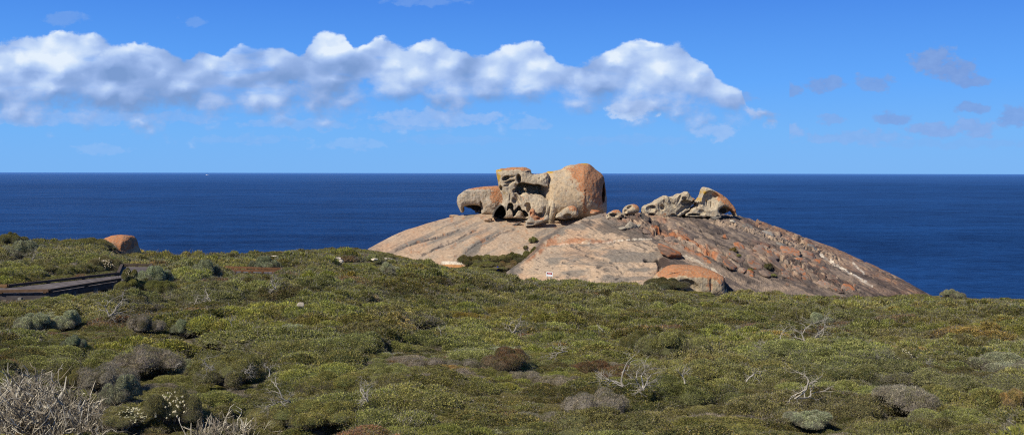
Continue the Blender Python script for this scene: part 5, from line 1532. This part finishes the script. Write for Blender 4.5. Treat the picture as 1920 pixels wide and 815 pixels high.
def person():
    d_ = 137.0
    root = bpy.data.objects.new('person', None); COL.objects.link(root)
    head_z = at(934, 500.6, d_).z
    root.location = (at(933.4, 500, d_).x, d_, head_z - 1.66); root.rotation_euler = (0, 0, .5)
    tag(root, 'person in blue jacket and blue cap, mostly hidden by shrubs below the gully', 'person')
    J = [(0, 0, .92), (0, .01, 1.15), (0, .02, 1.38), (0, .01, 1.50), (0, -.02, 1.60), (0, -.03, 1.70),
         (.10, 0, .88), (.11, -.02, .48), (.11, .03, .09), (.12, -.10, .04), (-.10, 0, .88), (-.10, -.04, .48), (-.10, .0, .09), (-.11, -.13, .04),
         (.17, .02, 1.40), (.25, .03, 1.14), (.24, -.10, .92), (.23, -.15, .84), (-.17, .02, 1.40), (-.25, .02, 1.14), (-.24, -.12, .93), (-.23, -.17, .85)]
    Eg = [(0, 1), (1, 2), (2, 3), (3, 4), (4, 5), (0, 6), (6, 7), (7, 8), (8, 9), (0, 10), (10, 11), (11, 12), (12, 13), (2, 14), (14, 15), (15, 16), (16, 17), (2, 18), (18, 19), (19, 20), (20, 21)]
    R_ = [.15, .14, .15, .055, .085, .085, .09, .065, .05, .045, .09, .065, .05, .045, .075, .055, .042, .038, .075, .055, .042, .038]

    def cf(v):
        if v[2] > 1.52: return (.45, .28, .20)
        if v[2] > .90 or abs(v[0]) > .19: return (.012, .035, .33) if v[2] > .89 else (.45, .28, .20)
        return (.03, .035, .06) if v[2] > .10 else (.05, .04, .035)
    skin_body('body', J, Eg, R_, cf, root)
    mb = MB(); Vi, Fi = _ico(3)
    k = Vi[:, 2] > -.25
    V = Vi * np.array([.115, .13, .12]) + np.array([0, -.02, 1.665]); mp = np.full(len(Vi), -1); mp[k] = np.arange(k.sum())
    Fk = np.array([mp[f] for f in Fi if all(k[f])])
    mb.add(V[k], F3=Fk, col=(.012, .03, .30))
    mb.hexa([(-.08, -.26, 1.655), (.08, -.26, 1.655), (.09, -.12, 1.675), (-.09, -.12, 1.675), (-.08, -.26, 1.67), (.08, -.26, 1.67), (.09, -.12, 1.69), (-.09, -.12, 1.69)], (.01, .025, .25))
    link('cap', mb.mesh('cap', [M_cloth], True), root)


person()


# ------------------------------------------------------------------ boat far out
def boat():
    d_ = 18000.0; p = at(388, HZ + 1, d_)
    root = bpy.data.objects.new('boat', None); COL.objects.link(root); root.location = (p.x, d_, .05); root.rotation_euler = (0, 0, .1)
    tag(root, 'tiny white boat on the horizon at the left', 'boat')
    mb = MB(); L = 30.0
    prof = [(-1, .75, 0), (-.6, .9, 0), (0, 1, 0), (.55, .8, .3), (1, .05, 1.0)]
    V = []
    for (t, w, up) in prof:
        for (sx_, zz) in ((-.55, 0), (-1, 5 + up * 3), (1, 5 + up * 3), (.55, 0)): V.append((t * L, sx_ * w * 6, zz))
    F4 = [];
    for i in range(4):
        for j in range(4): F4.append((i * 4 + j, i * 4 + (j + 1) % 4, (i + 1) * 4 + (j + 1) % 4, (i + 1) * 4 + j))
    F4 += [(0, 1, 2, 3), (19, 18, 17, 16)]
    mb.add(V, F4, col=(.8, .8, .82)); link('hull', mb.mesh('hull', [M_paint]), root)
    mb = MB(); mb.box((-4, 0, 8.6), (26, 8, 7), 0, (.8, .8, .82)); mb.box((-2, 0, 13.6), (14, 7, 3), 0, (.75, .77, .8)); link('cabin', mb.mesh('cabin', [M_paint]), root)
    mb = MB(); mb.tube([(-4, 0, 15), (-4, 0, 24)], [.4, .25], 6, (.6, .6, .62)); link('mast', mb.mesh('mast', [M_paint]), root)


boat()
# ------------------------------------------------------------------ camera, light, sky
cam_d = bpy.data.cameras.new('camera'); cam = bpy.data.objects.new('camera', cam_d); COL.objects.link(cam)
cam.location = (0, 0, EYE); cam.rotation_euler = (math.pi / 2, 0, math.radians(0))
cam.rotation_euler = (Matrix.Rotation(math.pi / 2, 3, 'X') @ Matrix.Rotation(math.radians(.10), 3, 'Z')).to_euler()
cam_d.sensor_width = 36; cam_d.lens = 36 * F / 1920; cam_d.shift_y = -(407.5 - HZ) / 1920
cam_d.clip_start = .5; cam_d.clip_end = 6e5
scene.camera = cam

SUN_AZ, SUN_EL = 50.0, 43.0     # degrees left of straight behind, and up
sv = Vector((-math.sin(math.radians(SUN_AZ)) * math.cos(math.radians(SUN_EL)), -math.cos(math.radians(SUN_AZ)) * math.cos(math.radians(SUN_EL)), math.sin(math.radians(SUN_EL))))
sd = bpy.data.lights.new('sun', 'SUN'); sun = bpy.data.objects.new('sun', sd); COL.objects.link(sun)
sd.energy = 5.0; sd.angle = math.radians(.5); sd.color = (1, .93, .81)
sun.rotation_euler = sv.to_track_quat('Z', 'Y').to_euler(); sun.location = (0, 0, 90)

world = bpy.data.worlds.new('World'); scene.world = world; world.use_nodes = True
NT = world.node_tree; NT.nodes.clear()


class E:
    def __init__(s, v): s.v = v
    def _c(s, op, o, rev=False): return M(op, o, s) if rev else M(op, s, o)
    def __add__(s, o): return s._c('ADD', o)
    __radd__ = __add__
    def __mul__(s, o): return s._c('MULTIPLY', o)
    __rmul__ = __mul__
    def __sub__(s, o): return s._c('SUBTRACT', o)
    def __rsub__(s, o): return s._c('SUBTRACT', o, True)
    def __truediv__(s, o): return s._c('DIVIDE', o)


def setin(sock, v):
    if isinstance(v, E): NT.links.new(v.v, sock)
    else: sock.default_value = v


def M(op, *a, clamp=False):
    n = NT.nodes.new('ShaderNodeMath'); n.operation = op; n.use_clamp = clamp
    for i, v in enumerate(a): setin(n.inputs[i], v)
    return E(n.outputs[0])


def SS(a, b, x):
    n = NT.nodes.new('ShaderNodeMapRange'); n.interpolation_type = 'SMOOTHSTEP'
    setin(n.inputs['Value'], x); n.inputs['From Min'].default_value = a; n.inputs['From Max'].default_value = b
    return E(n.outputs[0])


def CURVE(x, pts):
    """x in 0..1"""
    n = NT.nodes.new('ShaderNodeFloatCurve'); c = n.mapping.curves[0]
    c.points[0].location = pts[0]; c.points[1].location = pts[-1]
    for p in pts[1:-1]: c.points.new(*p)
    for p in c.points: p.handle_type = 'AUTO_CLAMPED'
    n.mapping.update(); setin(n.inputs['Value'], x)
    return E(n.outputs[0])


def NOISE(x, y, z, det=6, rough=.55, scale=1.0):
    c = NT.nodes.new('ShaderNodeCombineXYZ'); setin(c.inputs[0], x + z * 7.3); setin(c.inputs[1], y + z * 3.1)
    n = NT.nodes.new('ShaderNodeTexNoise'); n.noise_dimensions = '2D'; NT.links.new(c.outputs[0], n.inputs['Vector'])
    n.inputs['Scale'].default_value = scale; n.inputs['Detail'].default_value = det; n.inputs['Roughness'].default_value = rough
    return E(n.outputs['Fac'])


def BILLOW(x, y, z, det=2.0, rough=.5, smooth=.55):
    c = NT.nodes.new('ShaderNodeCombineXYZ'); setin(c.inputs[0], x); setin(c.inputs[1], y); setin(c.inputs[2], z)
    n = NT.nodes.new('ShaderNodeTexVoronoi'); n.voronoi_dimensions = '2D'; n.feature = 'SMOOTH_F1'; n.normalize = True; NT.links.new(c.outputs[0], n.inputs['Vector'])
    n.inputs['Scale'].default_value = 1.0; n.inputs['Detail'].default_value = det; n.inputs['Roughness'].default_value = rough; n.inputs['Smoothness'].default_value = smooth
    return 1.0 - E(n.outputs['Distance'])


def RGB(fac, a, b):
    n = NT.nodes.new('ShaderNodeMix'); n.data_type = 'RGBA'
    setin(n.inputs[0], fac)
    for k, v in ((6, a), (7, b)):
        if isinstance(v, E): NT.links.new(v.v, n.inputs[k])
        else: n.inputs[k].default_value = (*v, 1)
    return E(n.outputs[2])


tc = NT.nodes.new('ShaderNodeTexCoord'); sx = NT.nodes.new('ShaderNodeSeparateXYZ'); NT.links.new(tc.outputs['Generated'], sx.inputs[0])
dx, dy, dz = (E(sx.outputs[i]) for i in range(3))
fy = M('MAXIMUM', M('ABSOLUTE', dy), .05)
# tangents of bearing and height of the sky direction, in thousandths of the picture's measure
U = dx / fy * F + 960.0
Vv = HZ - dz / fy * F

sky = NT.nodes.new('ShaderNodeTexSky'); sky.sky_type = 'NISHITA'; sky.sun_disc = False
sky.sun_elevation = math.radians(SUN_EL); sky.sun_rotation = math.radians(180 + SUN_AZ)
sky.air_density = 1.0; sky.dust_density = .3; sky.ozone_density = 3.0
hv = NT.nodes.new('ShaderNodeVectorMath'); hv.operation = 'SCALE'; NT.links.new(sky.outputs[0], hv.inputs[0]); hv.inputs['Scale'].default_value = .10
el = M('MAXIMUM', dz, 0.0)
grad = NT.nodes.new('ShaderNodeValToRGB'); ge = grad.color_ramp.elements
ge[0].position = 0; ge[0].color = (.18, .46, .92, 1); ge[1].position = 1; ge[1].color = (.02, .06, .20, 1)
for p, cc in ((.04, (.155, .45, .95)), (.09, (.105, .38, .97)), (.17, (.058, .25, .83)), (.35, (.035, .11, .36))):
    k = grad.color_ramp.elements.new(p); k.color = (*cc, 1)
setin(grad.inputs[0], el)
skyc = RGB(.94, E(hv.outputs[0]), E(grad.outputs[0]))

# the long bank of cumulus: its upper and lower outline along the horizon
TOP = [(-100, 90), (0, 88), (60, 70), (120, 66), (180, 74), (230, 88), (300, 92), (350, 112), (375, 97), (410, 110), (440, 96), (480, 94), (520, 92), (555, 102), (580, 82), (600, 64), (628, 58), (655, 82), (680, 100), (710, 80), (760, 92), (820, 80), (850, 94),
       (920, 100), (990, 86), (1030, 106), (1060, 120), (1100, 118), (1150, 94), (1200, 78), (1240, 94), (1270, 86), (1300, 108), (1325, 120), (1346, 146), (1368, 166), (1392, 178), (1412, 214), (2020, 230)]
BASE = [(-100, 216), (0, 216), (100, 210), (200, 216), (300, 217), (390, 210), (430, 192), (500, 205), (560, 196), (600, 202), (700, 182), (780, 196), (860, 190), (920, 188), (990, 186), (1050, 184), (1100, 188), (1200, 202), (1300, 204), (1350, 210), (1380, 212), (1400, 190), (2020, 190)]
NC = lambda pts: [((x + 100) / 2120, y / 300) for x, y in pts]


# the air bends the puffs a little
bx = U + (NOISE(U / 40.0, Vv / 32.0, 3.3, 4, .5) - .5) * 34.0
by = Vv + (NOISE(U / 40.0, Vv / 32.0, 7.7, 4, .5) - .5) * 26.0
un = (U + 100.0) / 2120.0
top = CURVE(un, NC(TOP)) * 300.0
bas = CURVE(un, NC(BASE)) * 300.0
b0 = BILLOW(bx / 70.0, by / 54.0, 2.6, .48, .35)
b1 = BILLOW((bx - 8.0) / 70.0, (by - 12.0) / 54.0, 2.6, .48, .35)
fine = NOISE(U / 17.0, Vv / 12.0, 1.7, 5, .6)
soft = NOISE(U / 95.0, Vv / 46.0, 8.8, 3, .5)
up = (Vv - top) / 17.0
lo = (bas + 2.0 - Vv) / 70.0
d0 = M('MINIMUM', M('MINIMUM', up, lo), 1.2) + (b0 - .62) * 2.2 + (fine - .5) * .8 + (soft - .5) * 1.1
low_ = SS(.35, 1.0, (Vv - top) / M('MAXIMUM', bas - top, 30.0))
a_bank = SS(-.18, .34, d0) * (1.0 - low_) + SS(-.3, .9, d0) * low_
hgt = M('DIVIDE', bas - Vv, M('MAXIMUM', bas - top, 30.0), clamp=True)      # 0 at the base, 1 at the top


def spots(lst):
    tot = None
    for (x, y, rx, ry, a) in lst:
        ex = (U - float(x)) / float(rx); ey = (Vv - float(y)) / float(ry)
        g = M('MAXIMUM', 1.0 - (ex * ex + ey * ey) * .5, 0.0) * a
        tot = g if tot is None else tot + g
    return tot


white = spots([(110, 98, 70, 30, .60), (618, 84, 36, 28, .75), (770, 135, 80, 40, .26), (975, 135, 70, 42, .28), (1200, 125, 62, 44, .34), (1290, 160, 50, 24, .22), (250, 105, 40, 20, .3), (60, 165, 60, 20, .25)])
grey = spots([(225, 126, 58, 22, .6), (640, 122, 46, 20, .65), (335, 112, 46, 22, .45), (880, 125, 26, 30, .3), (1120, 150, 30, 40, .25), (520, 130, 60, 40, .15), (130, 190, 150, 18, .25), (310, 190, 120, 20, .3), (600, 180, 60, 22, .3), (780, 190, 80, 14, .25), (940, 188, 50, 10, .25)])
lit = M('ADD', hgt * .36 + (b0 - b1) * 1.5 + (b0 - .6) * .35 + (soft - .5) * .45 + white * .85 - grey * .9 + (fine - .5) * .12, .235, clamp=True)
gap = SS(.36, .60, NOISE(U / 110.0, Vv / 30.0, 12.5, 3, .5) + SS(470.0, 560.0, U) * .25 + (1.0 - SS(380.0, 430.0, U)) * .25)
a_bank = a_bank * (gap * .45 + .55)

small = [(40, 226, 70, 11, .55, .45), (170, 222, 100, 11, .5, .45), (330, 222, 90, 8, .4, .4), (560, 234, 100, 9, .42, .45), (820, 222, 120, 14, .62, .5), (770, 238, 70, 8, .4, .45), (1188, 206, 42, 17, .95, .75), (1000, 232, 38, 9, .4, .5), (1340, 248, 34, 13, .6, .55),
         (1432, 163, 40, 13, .85, .15), (1470, 172, 34, 8, .8, .12), (1548, 156, 38, 11, .8, .12), (1640, 155, 32, 13, .75, .12), (1750, 112, 40, 22, .95, .12), (1785, 130, 44, 18, .95, .1), (1815, 149, 34, 11, .9, .1), (1820, 201, 28, 8, .8, .12), (1676, 222, 32, 10, .8, .15), (1900, 216, 28, 18, .8, .15), (1825, 238, 38, 16, .85, .3),
         (1748, 242, 50, 12, .85, .28), (1450, 246, 60, 13, .7, .4), (1600, 256, 95, 11, .55, .35), (1558, 224, 22, 7, .6, .25), (120, 36, 40, 10, .4, .25), (362, 42, 22, 10, .35, .3), (790, 4, 75, 9, .35, .3), (1378, 186, 34, 11, .6, .2), (660, 272, 60, 10, .25, .6), (190, 282, 50, 8, .25, .6), (470, 262, 90, 6, .25, .45), (1800, 268, 160, 8, .25, .3), (1180, 262, 110, 7, .22, .4), (860, 262, 90, 7, .2, .4)]
ws = NOISE(U / 26.0, Vv / 16.0, 21.0, 5, .6)


def ramp_of(fac, stops):
    r = NT.nodes.new('ShaderNodeValToRGB'); e = r.color_ramp.elements
    e[0].position, e[0].color = stops[0][0], (*stops[0][1], 1); e[1].position, e[1].color = stops[-1][0], (*stops[-1][1], 1)
    for p_, c_ in stops[1:-1]:
        k_ = e.new(p_); k_.color = (*c_, 1)
    setin(r.inputs[0], fac); return E(r.outputs[0])


def little(lst, under):
    a_s = None; l_s = None
    for (x, y, rx, ry, a, b) in lst:
        ex = M('MULTIPLY_ADD', bx, 1 / (rx * 1.25), -x / (rx * 1.25)); ey = M('MULTIPLY_ADD', by, 1 / (ry * 1.35), -y / (ry * 1.35))
        al = M('SUBTRACT', M('SUBTRACT', 1.0, ex * ex), ey * ey)
        w = M('MAXIMUM', al, -1.5)
        q = SS(-.1, .75, w + (ws - .5) * 2.6) * a
        a_s = q if a_s is None else M('MAXIMUM', a_s, q)
        l_s = q * b if l_s is None else M('MAXIMUM', l_s, q * b)
    l_ = M('DIVIDE', l_s, M('MAXIMUM', a_s, .01), clamp=True) + (ws - .5) * .3
    return RGB(a_s, under, ramp_of(l_, [(0, (.17, .31, .68)), (.4, (.27, .45, .84)), (1, (.62, .76, .98))]))


def background(colour):
    x10 = NT.nodes.new('ShaderNodeVectorMath'); x10.operation = 'SCALE'; x10.inputs['Scale'].default_value = 10.0; NT.links.new(colour.v, x10.inputs[0])
    bg = NT.nodes.new('ShaderNodeBackground'); NT.links.new(x10.outputs[0], bg.inputs[0]); bg.inputs[1].default_value = .1
    return bg.outputs[0]


def choose(fac, a, b):
    m = NT.nodes.new('ShaderNodeMixShader'); setin(m.inputs[0], fac); NT.links.new(a, m.inputs[1]); NT.links.new(b, m.inputs[2]); return m.outputs[0]


left = [c for c in small if c[0] < 1400]; right = [c for c in small if c[0] >= 1400]
bankc = RGB(a_bank * .96, little(left, skyc), ramp_of(lit, [(0, (.20, .33, .62)), (.3, (.29, .43, .75)), (.55, (.40, .55, .87)), (.8, (.58, .72, .95)), (1, (.80, .89, .99))]))
plain = background(skyc)
ahead = M('GREATER_THAN', dy, .1)
in_left = M('LESS_THAN', M('ABSOLUTE', U - 500.0), 980.0) * M('LESS_THAN', M('ABSOLUTE', Vv - 145.0), 175.0) * ahead
in_right = M('LESS_THAN', M('ABSOLUTE', U - 1780.0), 420.0) * M('LESS_THAN', M('ABSOLUTE', Vv - 180.0), 140.0) * ahead
wo = NT.nodes.new('ShaderNodeOutputWorld')
NT.links.new(choose(in_left, choose(in_right, plain, background(little(right, skyc))), background(bankc)), wo.inputs[0])
world.cycles.sampling_method = 'MANUAL'; world.cycles.sample_map_resolution = 512

scene.view_settings.view_transform = 'Standard'; scene.view_settings.look = 'None'; scene.view_settings.exposure = 0
scene.render.engine = 'CYCLES'
scene.cycles.filter_width = 1.15; scene.cycles.use_denoising = False
scene.cycles.max_bounces = 5; scene.cycles.diffuse_bounces = 3
